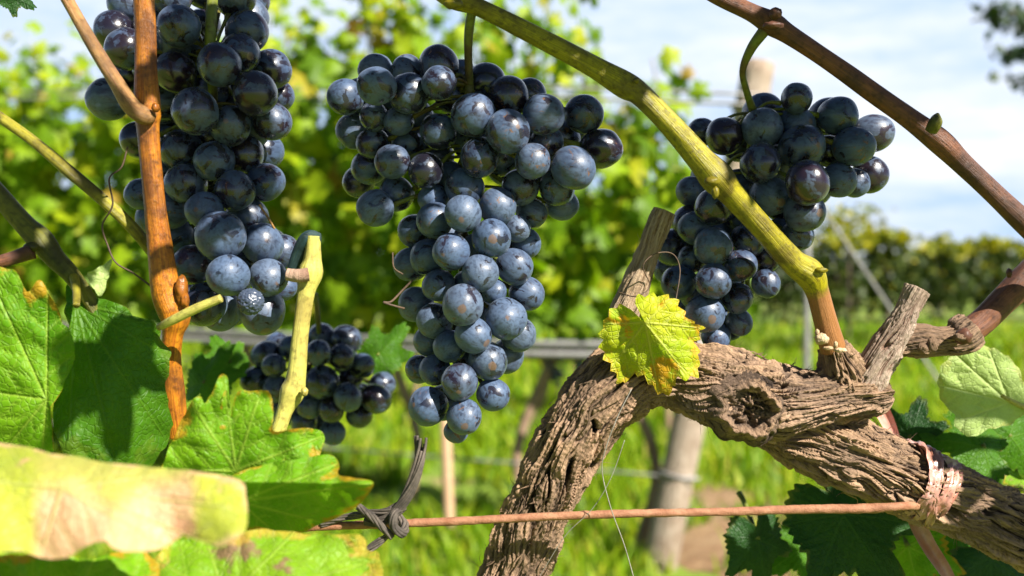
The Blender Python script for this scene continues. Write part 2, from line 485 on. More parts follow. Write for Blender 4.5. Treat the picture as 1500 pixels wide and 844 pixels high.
M_PALECANE = mat_cane("pale_cane", (0.54, 0.49, 0.11), (0.44, 0.43, 0.09), (0.30, 0.23, 0.06), 0.4)
M_STALK = mat_cane("cluster_stalk", (0.14, 0.19, 0.025), (0.12, 0.13, 0.02), (0.09, 0.05, 0.02), 0.5)
M_WIRE = mat_plain("rusty_wire", (0.22, 0.085, 0.038), (0.33, 0.16, 0.085), 220, 0.75, 0.0, 0.5, 0.0008)
M_GALV = mat_plain("grey_wire", (0.30, 0.29, 0.28), (0.20, 0.19, 0.19), 30, 0.45, 0.1)
M_TAPE = mat_plain("pink_tape", (0.60, 0.37, 0.33), (0.42, 0.17, 0.11), 60, 0.3, 0, 0.25, 0.001)
M_TWINE = mat_plain("weathered_twine", (0.115, 0.092, 0.072), (0.03, 0.024, 0.019), 160, 0.8)
M_TENDRIL = mat_plain("dry_tendril", (0.10, 0.06, 0.03), (0.05, 0.03, 0.02), 160, 0.7)
M_THREAD = mat_plain("pale_thread", (0.30, 0.28, 0.24), (0.2, 0.18, 0.15), 160, 0.5)
M_POST = mat_plain("post_wood", (0.28, 0.20, 0.14), (0.46, 0.37, 0.29), 14, 0.85, 0, 0.8, 0.02)
M_STAKE = mat_plain("stake_wood", (0.42, 0.26, 0.15), (0.5, 0.33, 0.2), 14, 0.8)
M_ROWTRUNK = mat_plain("row_trunk", (0.20, 0.13, 0.08), (0.30, 0.20, 0.13), 14, 0.9)
M_DARKTRUNK = mat_plain("dark_trunk", (0.06, 0.045, 0.03), (0.12, 0.09, 0.06), 14, 0.9)

# ------------------------------------------------------------------ structure: ground
def build_ground():
    m, nt, out = new_mat("meadow_soil")
    o = coords(nt)
    n1 = noise(nt, o, 1.1, 5, 0.6); n2 = noise(nt, o, 14, 5, 0.7); n3 = noise(nt, o, 0.25, 3, 0.5)
    grassy = mixc(nt, ramp(nt, n2, [(0.35, 0.0), (0.65, 1.0)]), (0.08, 0.16, 0.006), (0.16, 0.25, 0.012))
    grassy = mixc(nt, ramp(nt, n3, [(0.4, 0.0), (0.65, 0.6)]), grassy, (0.20, 0.26, 0.015))
    soil = mixc(nt, n2, (0.24, 0.15, 0.08), (0.36, 0.24, 0.13))
    col = mixc(nt, ramp(nt, n1, [(0.54, 0.0), (0.62, 0.8)]), grassy, soil)
    bs = nd(nt, 'ShaderNodeBsdfPrincipled', Roughness=0.95)
    ln(nt, col, bs.inputs['Base Color'])
    ln(nt, bump(nt, n2, 0.6, 0.05), bs.inputs['Normal'])
    ln(nt, bs.outputs[0], out.inputs['Surface'])
    n = 81
    g = np.sign(np.linspace(-1, 1, n)) * np.abs(np.linspace(-1, 1, n)) ** 4 * 900
    X, Y = np.meshgrid(g, g, indexing='ij')
    Z = 0.03 * perlin(np.stack([X * .6, Y * .6, 0 * X], -1)) * (np.hypot(X, Y) < 60)
    V = np.stack([X, Y, Z], -1).reshape(-1, 3)
    i = np.arange(n - 1)[:, None] * n; j = np.arange(n - 1)[None, :]
    Fq = np.stack([i + j, i + n + j, i + n + j + 1, i + j + 1], -1).reshape(-1, 4)
    o = mesh_obj("ground", V, Fq, m)
    tag(o, "sunlit meadow ground between the vine rows", None, None, 'structure')
build_ground()

def build_soil():
    # worn bare earth beside the end post
    n = 90; th = np.linspace(0, 2 * pi, n, endpoint=False)
    k = np.linspace(0, 1, 14)[1:]
    r = 1 + .28 * perlin(np.stack([np.cos(th) * 2, np.sin(th) * 2, 0 * th + 3], -1)) + .12 * perlin(np.stack([np.cos(th) * 6, np.sin(th) * 6, 0 * th + 7], -1))
    X = (.86 + .36 * k[:, None] * (r * np.cos(th))[None]).ravel(); Y = (3.35 + .85 * k[:, None] * (r * np.sin(th))[None]).ravel()
    X = np.append(X, .86); Y = np.append(Y, 3.35)
    Z = .034 + .010 * perlin(np.stack([X * 9, Y * 9, 0 * X], -1)) - .04 * np.append(np.repeat(k, n), 0) ** 6
    i = np.arange(12)[:, None] * n; j = np.arange(n)[None]; j2 = (j + 1) % n
    f = np.stack([i + j, i + n + j, i + n + j2, i + j2], -1).reshape(-1, 4).tolist() + [[13 * n, q, (q + 1) % n] for q in range(n)]
    o = mesh_obj("bare_soil", np.stack([X, Y, Z], -1), f, mat_plain("bare_earth", (0.25, 0.14, 0.065), (0.38, 0.25, 0.13), 14, 0.95, 0, 0.8, 0.02))
    tag(o, "worn bare brown earth beside the leaning end post", None, None, 'structure')
build_soil()

def build_grass():
    mat = mat_foliage("grass_blades", [(0.0, (0.08, 0.19, 0.004)), (0.35, (0.19, 0.34, 0.006)), (0.75, (0.33, 0.45, 0.010)), (0.95, (0.46, 0.46, 0.03)), (1.0, (0.46, 0.36, 0.10))], 0.45)
    n = 60000
    u = RNG.random(n)
    y = 1.3 * (16 / 1.3) ** (u ** 0.85)
    half = y * 0.62 + 0.3
    x = (RNG.random(n) * 2 - 1) * half
    # bare patches
    bare = fbm(np.stack([x * 1.3, y * 1.3, np.full(n, 4.2)], -1), 3) + 0.36 * np.exp(-(((x - 0.85) / 0.30) ** 2 + ((y - 3.35) / 0.7) ** 2))
    keep = bare < 0.24
    x, y = x[keep], y[keep]; n = len(x)
    tall = 1 + 0.9 * fbm(np.stack([x * 2, y * 2, np.full(n, 9.1)], -1), 2)
    h = (0.05 + 0.08 * RNG.random(n)) * np.clip(tall, 0.4, 2.0) * np.clip(0.8 + y / 14, 0.8, 1.6)
    w = (0.0028 + 0.003 * RNG.random(n)) * np.clip(y / 2.2, 1, 4)
    a = RNG.random(n) * 2 * pi
    lean = h * (0.25 + 0.6 * RNG.random(n)); b = RNG.random(n) * 2 * pi
    dx, dy = np.cos(a) * w, np.sin(a) * w
    lx, ly = np.cos(b) * lean, np.sin(b) * lean
    V = np.stack([
        np.stack([x - dx, y - dy, -0.01 + 0 * x], -1), np.stack([x + dx, y + dy, -0.01 + 0 * x], -1),
        np.stack([x + dx * .7 + lx * .35, y + dy * .7 + ly * .35, h * .6], -1), np.stack([x - dx * .7 + lx * .35, y - dy * .7 + ly * .35, h * .6], -1),
        np.stack([x + lx, y + ly, h], -1)], 1).reshape(-1, 3)
    k = np.arange(n) * 5
    faces = np.stack([k, k + 1, k + 2, k + 3], -1).tolist() + np.stack([k + 3, k + 2, k + 4], -1).tolist()
    o = mesh_obj("grass", V, faces, mat)
    tag(o, "bright green grass growing between the vine rows", None, None, 'stuff')
build_grass()

# ------------------------------------------------------------------ generic vine leaf
LOBES = [(0, 1.0, 0.34), (0.95, 0.86, 0.30), (-0.95, 0.86, 0.30), (1.95, 0.62, 0.34), (-1.95, 0.62, 0.34)]
def leaf_radius(th, depth=0.45):
    r = np.full_like(th, 0.40 + 0.25 * (1 - depth))
    for a, l, w in LOBES:
        r = np.maximum(r, l * np.exp(-0.5 * ((th - a) / w) ** 2 * (0.6 + depth)))
    r = r * (1 - 0.55 * np.exp(-0.5 * ((np.abs(th) - pi) / 0.22) ** 2))
    return r

def small_leaf(center, size, normal, up, fold=0.25, curl=0.2, nth=18):
    """low leaf of a crown: lobed fan, bent along its midrib"""
    th = np.linspace(-pi, pi, nth, endpoint=False)
    r = leaf_radius(th, .75) * (1 + 0.11 * (np.arange(nth) % 2 * 2 - 1))
    u = np.concatenate([[0], r * np.sin(th), 0.5 * r * np.sin(th)]); v = np.concatenate([[0], r * np.cos(th), .5 * r * np.cos(th)])
    w = -fold * np.abs(u) - curl * (v ** 2) + 0.05 * np.sin(5 * u + 3 * v)
    n = normal / np.linalg.norm(normal)
    up = up - n * (up @ n); up /= np.linalg.norm(up) + 1e-9
    sd = np.cross(up, n)
    V = center + size * (u[:, None] * sd + v[:, None] * up + w[:, None] * n)
    f = []
    for k in range(nth):
        k2 = (k + 1) % nth
        f.append([0, 1 + nth + k, 1 + nth + k2]); f.append([1 + nth + k, 1 + k, 1 + k2, 1 + nth + k2])
    return V, f

def fine_leaf(size, depth=0.45, fold=0.2, curl=0.25, seed=0, nth=220, K=22, teeth=34, twist=0.0):
    """detailed leaf in its own plane (x side, y along, z normal), returns verts, faces, vein, edge"""
    th = np.linspace(-pi, pi, nth, endpoint=False)
    saw = (th * teeth / (2 * pi)) % 1.0
    r = leaf_radius(th, depth) * (1 + 0.09 * (np.abs(saw - 0.6) * -2 + 0.6) + 0.06 * perlin(np.stack([np.cos(th) * 2 + seed, np.sin(th) * 2, 0 * th + seed * 1.7], -1)))
    k = np.linspace(0, 1, K + 1)[1:]
    U = (k[:, None] * (r * np.sin(th))[None, :]).ravel(); Vv = (k[:, None] * (r * np.cos(th))[None, :]).ravel()
    E = np.repeat(k, nth)
    U = np.append(U, 0); Vv = np.append(Vv, 0); E = np.append(E, 0)
    tips = [np.array([l * sin(a), l * cos(a)]) for a, l, w in LOBES]
    vein, puff = vein_field(np.stack([U, Vv], -1), np.zeros(2), tips, 0.018, 0.13)
    W = -fold * np.abs(U) - curl * Vv ** 2 + 0.014 * puff + 0.14 * E * perlin(np.stack([U * 2.2 + seed * 3.1, Vv * 2.2, 0 * U + seed], -1)) + twist * U * Vv
    idx = np.arange(K * nth).reshape(K, nth)
    a = idx[:-1]; b = np.roll(idx, -1, 1)[:-1]; c = np.roll(idx, -1, 1)[1:]; d = idx[1:]
    faces = np.stack([a, d, c, b], -1).reshape(-1, 4).tolist() + [[K * nth, i, (i + 1) % nth] for i in range(nth)]
    return size * np.stack([U, Vv, W], -1), faces, vein, E

def vein_field(q, root, tips, w, spacing):
    best = np.full(len(q), 1e9); sec = np.full(len(q), 1e9)
    for t in tips:
        d = t - root; L = np.linalg.norm(d) + 1e-9; d = d / L; n = np.array([-d[1], d[0]])
        rel = q - root; u = rel @ d; v = rel @ n
        dist = np.where(u < 0, np.hypot(u, v), np.where(u > L, np.hypot(u - L, v), np.abs(v))) * (1 + 1.2 * np.clip(u / L, 0, 1))
        ph = (u - np.abs(v) * 0.85) / spacing
        sd = np.abs(ph - np.round(ph)) * spacing * 0.76
        sd = np.where((np.round(ph) >= 1) & (u < 1.3 * L), sd * 1.6, 1e9)
        better = dist < best
        sec = np.where(better, sd, sec); best = np.minimum(best, dist)
    main = np.exp(-(best / w) ** 2); s2 = 0.6 * np.exp(-(sec / (w * 0.75)) ** 2)
    vein = np.maximum(main, s2)
    puff = np.clip(np.minimum(best / (spacing * .45), sec / (spacing * .35)), 0, 1)
    return vein, puff

def place_leaf(V, origin, normal, up):
    n = np.asarray(normal, float); n /= np.linalg.norm(n)
    up = np.asarray(up, float); up = up - n * (up @ n); up /= np.linalg.norm(up)
    sd = np.cross(up, n)
    return np.asarray(origin) + V[:, :1] * sd + V[:, 1:2] * up + V[:, 2:] * n

# leaf traced by its own outline, on a curved sheet of its own depth
def traced_leaf(parent, mat, outline, root, depth_fn, tips=None, teeth=26, tooth=7, K=26, N=330, wave=0.006, puff_m=0.0006, seed=0.0, spacing=34, vw=3.2, tone_fn=None, name="blade"):
    pl = np.asarray(outline, float); root = np.asarray(root, float)
    ring = catmull(np.vstack([np.hstack([pl, np.zeros((len(pl), 1))]), [[*pl[0], 0]]]), N + 1)[:-1, :2]
    # mix spline with straight polygon for crisp lobes
    t = np.linspace(0, 1, N, endpoint=False)
    rel = ring - root; L = np.linalg.norm(rel, axis=1, keepdims=True)
    saw = (t * teeth) % 1.0
    amp = (np.where(saw < 0.65, saw / 0.65, (1 - saw) / 0.35) - 0.45) * tooth * (0.7 + 0.6 * perlin(np.stack([t * 17, 0 * t + seed, 0 * t], -1)))
    ring = root + rel / L * (L + amp[:, None])
    k = np.linspace(0, 1, K + 1)[1:]
    Q = (root + (ring - root)[None] * k[:, None, None]).reshape(-1, 2)
    E = np.repeat(k, N); Q = np.vstack([Q, root]); E = np.append(E, 0)
    tips = [np.asarray(a, float) for a in (tips or outline[::max(1, len(outline) // 5)])]
    vein, puff = vein_field(Q, root, tips, vw, spacing)
    d = depth_fn(Q[:, 0], Q[:, 1])
    d = d - puff_m * puff + wave * fbm(np.stack([Q[:, 0] / 95 + seed, Q[:, 1] / 95, 0 * d + seed], -1), 2) + 0.5 * wave * E ** 2 * perlin(np.stack([Q[:, 0] / 30 + seed, Q[:, 1] / 30, 0 * d], -1))
    V = np.array([P(a, b, c) for (a, b), c in zip(Q, d)])
    idx = np.arange(K * N).reshape(K, N)
    a = idx[:-1]; b = np.roll(idx, -1, 1)[:-1]; c = np.roll(idx, -1, 1)[1:]; dd = idx[1:]
    faces = np.stack([a, dd, c, b], -1).reshape(-1, 4).tolist() + [[K * N, i, (i + 1) % N] for i in range(N)]
    tone = np.zeros(len(Q)) if tone_fn is None else np.clip(tone_fn(Q[:, 0], Q[:, 1]), 0, 1)
    return mesh_obj(name, V, faces, mat, parent, dict(vein=vein, edge=E, tone=tone))

# ------------------------------------------------------------------ distant setting
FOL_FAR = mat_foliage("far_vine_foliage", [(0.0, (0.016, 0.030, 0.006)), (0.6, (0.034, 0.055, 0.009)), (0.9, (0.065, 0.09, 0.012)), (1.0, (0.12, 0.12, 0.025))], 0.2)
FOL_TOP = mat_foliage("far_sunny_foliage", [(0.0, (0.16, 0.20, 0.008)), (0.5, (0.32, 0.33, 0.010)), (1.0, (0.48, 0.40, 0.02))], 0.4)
FOL_DARK = mat_foliage("dark_tree_foliage", [(0.0, (0.02, 0.045, 0.03)), (0.6, (0.035, 0.065, 0.03)), (1.0, (0.06, 0.09, 0.03))], 0.2)

def leaf_cloud(mb, centers, size, facing=None, jitter=0.8, nth=8):
    for c in centers:
        n = RNG.normal(size=3)
        if facing is not None: n = facing * 1.0 + n * jitter
        V, f = small_leaf(np.asarray(c), size * (0.7 + 0.6 * RNG.random()), n, np.array([0, 0, -1.0]) + 0.7 * RNG.normal(size=3), 0.2, 0.2, nth)
        mb.add(V, f)

def blob_points(n, c, rad, shell=0.55):
    v = RNG.normal(size=(n, 3)); v /= np.linalg.norm(v, axis=1)[:, None]
    r = (shell + (1 - shell) * RNG.random(n)) 
    lump = 1 + 0.28 * perlin(v * 2.1 + np.asarray(c))
    return np.asarray(c) + v * (r * lump)[:, None] * np.asarray(rad)

def far_row():
    # a vine row further off, its end towards the gap
    for i in range(7):
        px = 1150 + i * 75
        d = 17.0 + 0.3 * i
        b = P(px, 400, d); b[2] = 0
        o = thing("grapevine", b, "dense vine in the far row, shaded sides and sunlit top put into its colour", "grapevine", "vines in the far row")
        V, f, s, cv = tube([(b[0], b[1], 0, .05), (b[0] + .05, b[1], .5, .045), (b[0], b[1], 1.0, .03)], 8, 7)
        mesh_obj("trunk", V, f, M_DARKTRUNK, o)
        mb = MB()
        hv = (0.10, 0.02, 0.14, -0.05, 0.06, -0.10, 0.0)[i]
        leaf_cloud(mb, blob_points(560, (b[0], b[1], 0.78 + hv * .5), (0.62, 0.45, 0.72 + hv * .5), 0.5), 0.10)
        mb.build("crown", FOL_FAR, o)  # dark leaf colour stands in for the shaded side of the row
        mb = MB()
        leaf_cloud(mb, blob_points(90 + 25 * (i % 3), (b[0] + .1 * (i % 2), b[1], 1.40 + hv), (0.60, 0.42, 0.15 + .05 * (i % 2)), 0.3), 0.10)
        mb.build("foliage", FOL_TOP, o)  # sunlight on the tops is put into this yellower leaf colour
far_row()

def far_trees():
    spec = [(1250, 21, 1.05, 1.22, FOL_TOP, "round yellow-green tree above the far vine row"),
            (1380, 33, 1.9, 1.1, FOL_TOP, "low wide yellow-green tree right of the round tree"),
            (1150, 34, 1.6, 1.0, FOL_FAR, "dark green tree behind the right hand bunch"),
            (1500, 60, 3.4, 1.5, FOL_FAR, "distant dark tree at the right edge of the horizon")]
    for px, d, rw, rh, mat, lab in spec:
        b = P(px, 400, d); b[2] = 0
        o = thing("tree", b, lab, "tree", "trees beyond the far row")
        V, f, s, cv = tube([(b[0], b[1], 0, .12), (b[0] + .05, b[1], .5, .1), (b[0], b[1], 1.3, .06)], 8, 8)
        mesh_obj("trunk", V, f, M_DARKTRUNK, o)
        mb = MB(); s = rw / 1.5
        leaf_cloud(mb, blob_points(800, (b[0], b[1], 0.9 * rh + (.15 if d < 25 else .0)), (rw, rw * .7, rh), 0.55), 0.16 * s)
        mb.build("crown", mat, o)
    # far woods along the horizon
    mb = MB()
    for k in range(60):
        x = -110 + k * 4 + RNG.normal() * 1.5; y = 95 + RNG.random() * 20
        leaf_cloud(mb, blob_points(60, (x, y, 0.9), (3.2, 2, 1.6 + RNG.random()), 0.5), 0.9, None, 1, 7)
    o = mb.build("woods", FOL_FAR)
    tag(o, "distant low belt of woods along the horizon", None, None, 'stuff')
far_trees()

def right_tree():
    base = np.array([6.6, 9.0, 0.0])
    o = thing("tree", base, "dark leafy tree whose branch tips hang in the upper right corner", "tree")
    mb = MB()
    V, f, s, cv = tube([tuple(base) + (.22,), (6.65, 9.0, 1.2, .17), (6.55, 9.1, 2.4, .13), (6.6, 9.0, 4.2, .06)], 24, 12)
    mb.add(V, f)
    ends = []
    for k in range(16):
        z = 1.7 + 2.3 * RNG.random(); a = RNG.random() * 2 * pi; L = 1.2 + 0.6 * RNG.random()
        st = np.array([6.6, 9.0, z]); en = st + np.array([cos(a) * L, sin(a) * L, 0.4 + 0.5 * RNG.random()])
        mid = (st + en) / 2 + np.array([0, 0, .2]); ends.append((mid, en))
    # the branches whose tips the photo shows
    for px, py in ((1445, 12), (1470, 75), (1485, 118), (1455, 28), (1492, 40)):
        en = P(px, py, 8.2); st = np.array([6.5, 9.0, en[2] - 0.5]); ends.append(((st + en) / 2 + np.array([0, 0, .15]), en))
    pts = []
    for mid, en in ends:
        st = np.array([6.6, 9.0, mid[2] - 0.35])
        V, f, s, cv = tube([tuple(st) + (.05,), tuple(mid) + (.03,), tuple(en) + (.008,)], 14, 6); mb.add(V, f)
    mb.build("trunk", M_DARKTRUNK, o)
    cr = MB()
    for i, (mid, en) in enumerate(ends):
        n = 60 if i >= 16 else 90
        for k in range(n):
            q = mid + (en - mid) * (RNG.random() ** 0.6) * 1.02 + RNG.normal(size=3) * (np.array([.05, .1, .035]) if i >= 16 else np.array([.28, .28, .2]))
            leaf_cloud(cr, [q], 0.07 if i >= 16 else .055)
    cr.build("crown", FOL_DARK, o)
right_tree()

# ------------------------------------------------------------------ vine row behind
FOL_ROW = mat_foliage("row_vine_foliage", [(0.0, (0.10, 0.20, 0.004)), (0.35, (0.18, 0.32, 0.005)), (0.65, (0.30, 0.44, 0.007)), (0.88, (0.46, 0.52, 0.010)), (0.97, (0.42, 0.32, 0.03)), (1.0, (0.36, 0.18, 0.03))], 0.52, 0.5)
ROW0 = np.array([0.56, 3.0]); ROWD = np.array([-2.98, 1.62]); ROWD = ROWD / np.linalg.norm(ROWD)
ROWN = np.array([-ROWD[1], ROWD[0]])
def row_pt(s, w=0.0, z=0.0):
    q = ROW0 + ROWD * s + ROWN * w
    return np.array([q[0], q[1], z])

def leafy_vine(base, s0, nshoot, ztop, label, group, zlow=0.72, spread=0.42, dens=1.0, off=0.0, zedge=None):
    o = thing("grapevine", base, label, "grapevine", group)
    tb = MB()
    lean = RNG.normal() * 0.04
    V, f, s, cv = tube([(base[0], base[1], -.02, .020), (base[0] + lean, base[1], .3, .017), (base[0] - lean, base[1], .62, .020)], 14, 9)
    tb.add(V, f)
    a = row_pt(s0 - spread, off, .66); b = row_pt(s0 + spread, off, .66); c = np.array([base[0] - lean, base[1], .63])
    V, f, s, cv = tube([tuple(a) + (.014,), tuple(c) + (.024,), tuple(b) + (.014,)], 16, 8); tb.add(V, f)
    tb.build("trunk", M_ROWTRUNK, o)
    cr = MB()
    for k in range(nshoot):
        sp = s0 + (k / max(1, nshoot - 1) * 2 - 1) * spread + RNG.normal() * 0.04
        u_ = k / max(1, nshoot - 1) * 2 - 1; top = ztop + ((zedge if zedge else ztop) - ztop) * u_ * u_ + RNG.normal() * 0.10
        p0 = row_pt(sp, off + RNG.normal() * .02, .66); p2 = row_pt(sp + RNG.normal() * .10, off + RNG.normal() * .12, top); p1 = (p0 + p2) / 2 + RNG.normal(size=3) * .05
        path = [tuple(p0) + (.006,), tuple(p1) + (.005,), tuple(p2) + (.002,)]
        V, f, _, _ = tube(path, 10, 5); cr.add(V, f)
        c = catmull(path, int(26 * dens * (top - .66)) + 4)
        for j, q in enumerate(c[:, :3]):
            if q[2] < zlow: continue
            tfrac = j / len(c)
            for rep in range(2 if RNG.random() < 0.85 * dens else 1):
                n = np.array([0.35, -0.9, 0.45]) * (1 if RNG.random() < .8 else -1) + RNG.normal(size=3) * 0.55
                dd = RNG.normal(size=3) * np.array([.085, .085, .05])
                V, f = small_leaf(q + dd, (0.082 if tfrac < .8 else 0.058) * (0.65 + 0.6 * RNG.random()), n, np.array([0, 0, -1.0]) + 0.8 * RNG.normal(size=3), 0.25, 0.25, 24)
                cr.add(V, f)
    cr.build("crown", FOL_ROW, o)
    return o

ROWG = "vines of the row behind the bunches"
RL = "leafy green grapevine in the blurred row behind the hanging bunches"
leafy_vine(row_pt(0.20, 0, 0), 0.20, 5, 1.64, "last leafy grapevine of the blurred row beside the leaning end post", ROWG, spread=.10, dens=.8, zedge=1.45)
leafy_vine(row_pt(0.55, 0, 0), 0.55, 11, 1.86, RL, ROWG, spread=.34, zedge=1.40)
leafy_vine(row_pt(1.08, 0, 0), 1.08, 10, 1.98, RL, ROWG, spread=.30, zedge=1.60)
leafy_vine(row_pt(1.80, 0, 0), 1.80, 13, 1.92, RL, ROWG, spread=.44, zedge=1.52)
leafy_vine(row_pt(2.60, 0, 0), 2.60, 11, 1.86, RL, ROWG, spread=.40, zedge=1.70)
leafy_vine(row_pt(3.40, 0, 0), 3.40, 11, 1.66, RL, ROWG, spread=.44, zedge=1.85)
# second row further back
R2 = "vines of the second row behind"
for s_ in (0.9, 1.75, 2.6, 3.45, 4.3, 5.15, 6.0, 6.85):
    leafy_vine(row_pt(s_, -2.3, 0), s_, 9, 1.42, "leafy grapevine of the second blurred row seen through the first", R2, dens=.75, off=-2.3)

def row_hardware():
    # leaning end post: top to the right
    top = P(1112, 92, 3.0); bot = P(962, 828, 3.0)
    bot[2] = min(bot[2], 0.0) - 0.05
    def dsp(s, th, pos, r):
        g = 0.10 * perlin(np.stack([np.cos(th) * 2.5, np.sin(th) * 2.5, s * 2.0], -1))
        return r * g, 0 * g
    V, f, s, cv = tube([tuple(bot) + (.052,), tuple((top + bot) / 2) + (.050,), tuple(top) + (.048,)], 40, 24, dsp)
    o = mesh_obj("end_post", V, f, M_POST)
    tag(o, "thick weathered wooden end post leaning right at the end of the row", "post")
    axis = (top - bot) / np.linalg.norm(top - bot)
    def post_at(z): 
        t = (z - bot[2]) / (top[2] - bot[2]); return bot + (top - bot) * t
    # wires of the row
    def wire(z0, z1, lab, r=.0035, dup=0.0, fwd=.07):
        a = post_at(z0) + np.array([0, -.07, 0]); b = row_pt(7.5, .07, z1)
        mb = MB()
        for k in ((0, dup) if dup else (0,)):
            V, f, _, _ = tube([tuple(a + np.array([.05, 0, k])) + (r,)] + [tuple(row_pt(q, fwd, z0 + (z1 - z0) * q / 7.5 + k - .004 * (i % 2))) + (r,) for i, q in enumerate((.5, 1.2, 2.2, 3.4, 5.0, 7.5))], 60, 6)
            mb.add(V, f)
        # loop around the post
        e1 = np.cross(axis, [0, 1, 0]); e1 /= np.linalg.norm(e1); e2 = np.cross(axis, e1)
        cc = post_at(z0)
        ring = [tuple(cc + (e1 * cos(t) + e2 * sin(t)) * .056) + (r,) for t in np.linspace(0, 2 * pi, 24)]
        V, f, _, _ = tube(ring, 40, 6); mb.add(V, f)
        w = mb.build("trellis_wire", M_GALV)
        tag(w, lab, "wire", "trellis wires of the row behind")
    wire(1.40, 2.02, "uppermost grey trellis wire tied to the end post top", .005, .03, .24)
    wire(0.652, 0.652, "grey trellis wire carrying the vine arms of the row behind", .011, .032, .24)
    wire(0.285, 0.17, "lowest grey trellis wire stretched above the grass", .0045)
    # anchor wire from the post top to the ground on the right
    a = post_at(1.42); d = P(1560, 790, 3.0); d[2] = 0
    V, f, _, _ = tube([tuple(a) + (.005,), tuple(d) + (.005,)], 8, 8)
    w = mesh_obj("anchor_wire", V, f, M_GALV)
    tag(w, "slanting grey anchor wire running from end post down to the ground", "wire")
    # thin stake
    b = row_pt(1.42, 0, 0); 
    p0 = P(658, 715, 3.05); p1 = P(648, 575, 3.05)
    V, f, _, _ = tube([tuple(p0 - np.array([0, 0, .12])) + (.018,), tuple((p0 + p1) / 2) + (.018,), tuple(p1) + (.016,)], 14, 10)
    s_ = mesh_obj("vine_stake", V, f, M_STAKE); tag(s_, "thin pale wooden stake below the middle bunch in the row behind", "stake")
    # posts far behind on the right
    for px, d, lab in ((1182, 6.5, "slim grey metal post standing in the sunlit grass behind the right bunch"), (1243, 12.0, "distant slim dark post before the far vine row")):
        q = P(px, 400, d); q[2] = -.05
        mb = MB()
        V, f, _, _ = tube([tuple(q) + (.024,), (q[0], q[1], 1.25, .024)], 6, 8); mb.add(V, f)
        s_ = mb.build("metal_post", M_GALV if d < 8 else M_DARKTRUNK); tag(s_, lab, "post")
row_hardware()

# dark bunches of the row behind
def small_bunch(px, py, d, n, lab):
    c = P(px, py, d)
    mb = MB(); iv, jf = ico(2)
    for k in range(n):
        t = RNG.random(); a = RNG.random() * 2 * pi
        rr = .038 * (1 - .7 * t)
        q = c + np.array([cos(a) * rr, sin(a) * rr, .06 - t * .13])
        mb.add(q + iv * (.008 + .0012 * RNG.random()), jf)
    V, f, _, _ = tube([tuple(c + np.array([0, 0, .12])) + (.003,), tuple(c) + (.003,)], 5, 5); mb.add(V, f)
    o = mb.build("grape_cluster", M_GRAPE)
    o.color = (.55, 0, 0, 1)
    tag(o, lab, "grape cluster", "blurred bunches of the row behind")
BB = "small blurred dark grape bunch hanging in the row behind"
for px, py, d in ((540, 462, 3.75), (505, 455, 3.85), (575, 470, 3.7), (815, 535, 3.25), (855, 540, 3.2), (285, 545, 4.0), (250, 480, 4.1)):
    small_bunch(px, py, d, 46, BB)

# ------------------------------------------------------------------ gnarled vine in front
def bark_disp(amp=0.0030, lump=0.004, fib=130.0, seed=0.0, swirl=0.0):
    def f(s, th, pos, r):
        tw = th + 6.0 * swirl * s + 0.5 * perlin(np.stack([np.cos(th) + seed, np.sin(th), s * 22], -1))
        C_, S_ = np.cos(tw), np.sin(tw)
        p = np.stack([C_ * 3.6 + seed, S_ * 3.6, s * 24 + seed], -1)
        p = p + .45 * np.stack([perlin(pos * 60 + seed), perlin(pos * 60 + 31 + seed), perlin(pos * 45 + 7)], -1)
        n1, n2 = perlin(p), perlin(p * np.array([2.6, 2.6, 2.0]) + 5)
        n3 = perlin(p * np.array([6.5, 6.5, 4.5]) + 9)
        n4 = perlin(pos * 900)
        plate = perlin(np.stack([C_ * 2.2 + seed, S_ * 2.2, s * 38], -1) + .5 * perlin(pos * 90)[..., None])
        strength = np.clip(.6 + 1.4 * perlin(pos * 38 + seed), .15, 1.3)
        crack = np.maximum(strength * np.exp(-(n1 / .075) ** 2), .65 * np.exp(-(n2 / .10) ** 2) * np.clip(.4 + 2 * plate, 0, 1))
        h = .45 - 1.35 * crack + .30 * n3 + .45 * n2 + .12 * n4 + .45 * np.clip(plate * 2.5, -1, 1)
        big = fbm(pos * 42 + seed, 2)
        off = amp * .95 * h + lump * big
        return off, np.clip(0.42 + 0.5 * h, 0, 1)
    return f

def bark_strips(mb, path, n, seed, lift=0.0012):
    """peeling fibres lying along a limb, as real thin strips"""
    rg = np.random.default_rng(seed)
    c = catmull(path, 120); cen, r = c[:, :3], c[:, 3]
    t, N, B = frames(cen)
    for k in range(n):
        i0 = rg.integers(2, 108); L = rg.integers(5, 16); th = rg.random() * 2 * pi
        w = r[i0] * rg.uniform(.015, .055); flare = 3.0 if rg.random() < .3 else 1.0; dth = rg.normal() * .12
        rows = []
        ks = np.arange(i0, min(i0 + L, 119))
        for j, i in enumerate(ks):
            u = j / max(1, len(ks) - 1)
            a = th + dth * u + .05 * sin(9 * u + k)
            dirv = N[i] * cos(a) + B[i] * sin(a); tan = -N[i] * sin(a) + B[i] * cos(a)
            lf = lift * flare * (0.3 + 4.0 * max(0, abs(u - .45) - .3) * rg.uniform(.5, 1.6))
            q = cen[i] + dirv * (r[i] * 1.02 + lf)
            ww = w * (1 - 0.75 * abs(2 * u - 1) ** 2)
            rows.append([q - tan * ww, q + dirv * ww * .7, q + tan * ww])
        V = np.array(rows).reshape(-1, 3); f = []
        for j in range(len(ks) - 1):
            for m in range(2):
                f.append([3 * j + m, 3 * j + m + 1, 3 * j + 4 + m, 3 * j + 3 + m])
        mb.add(V, f, cav=rg.uniform(.35, 1.0), s=rg.random() + np.repeat(np.arange(len(rows)) * .002, 3), cx=rg.random(), cy=np.tile([0, .12, .24], len(rows)) + rg.random())

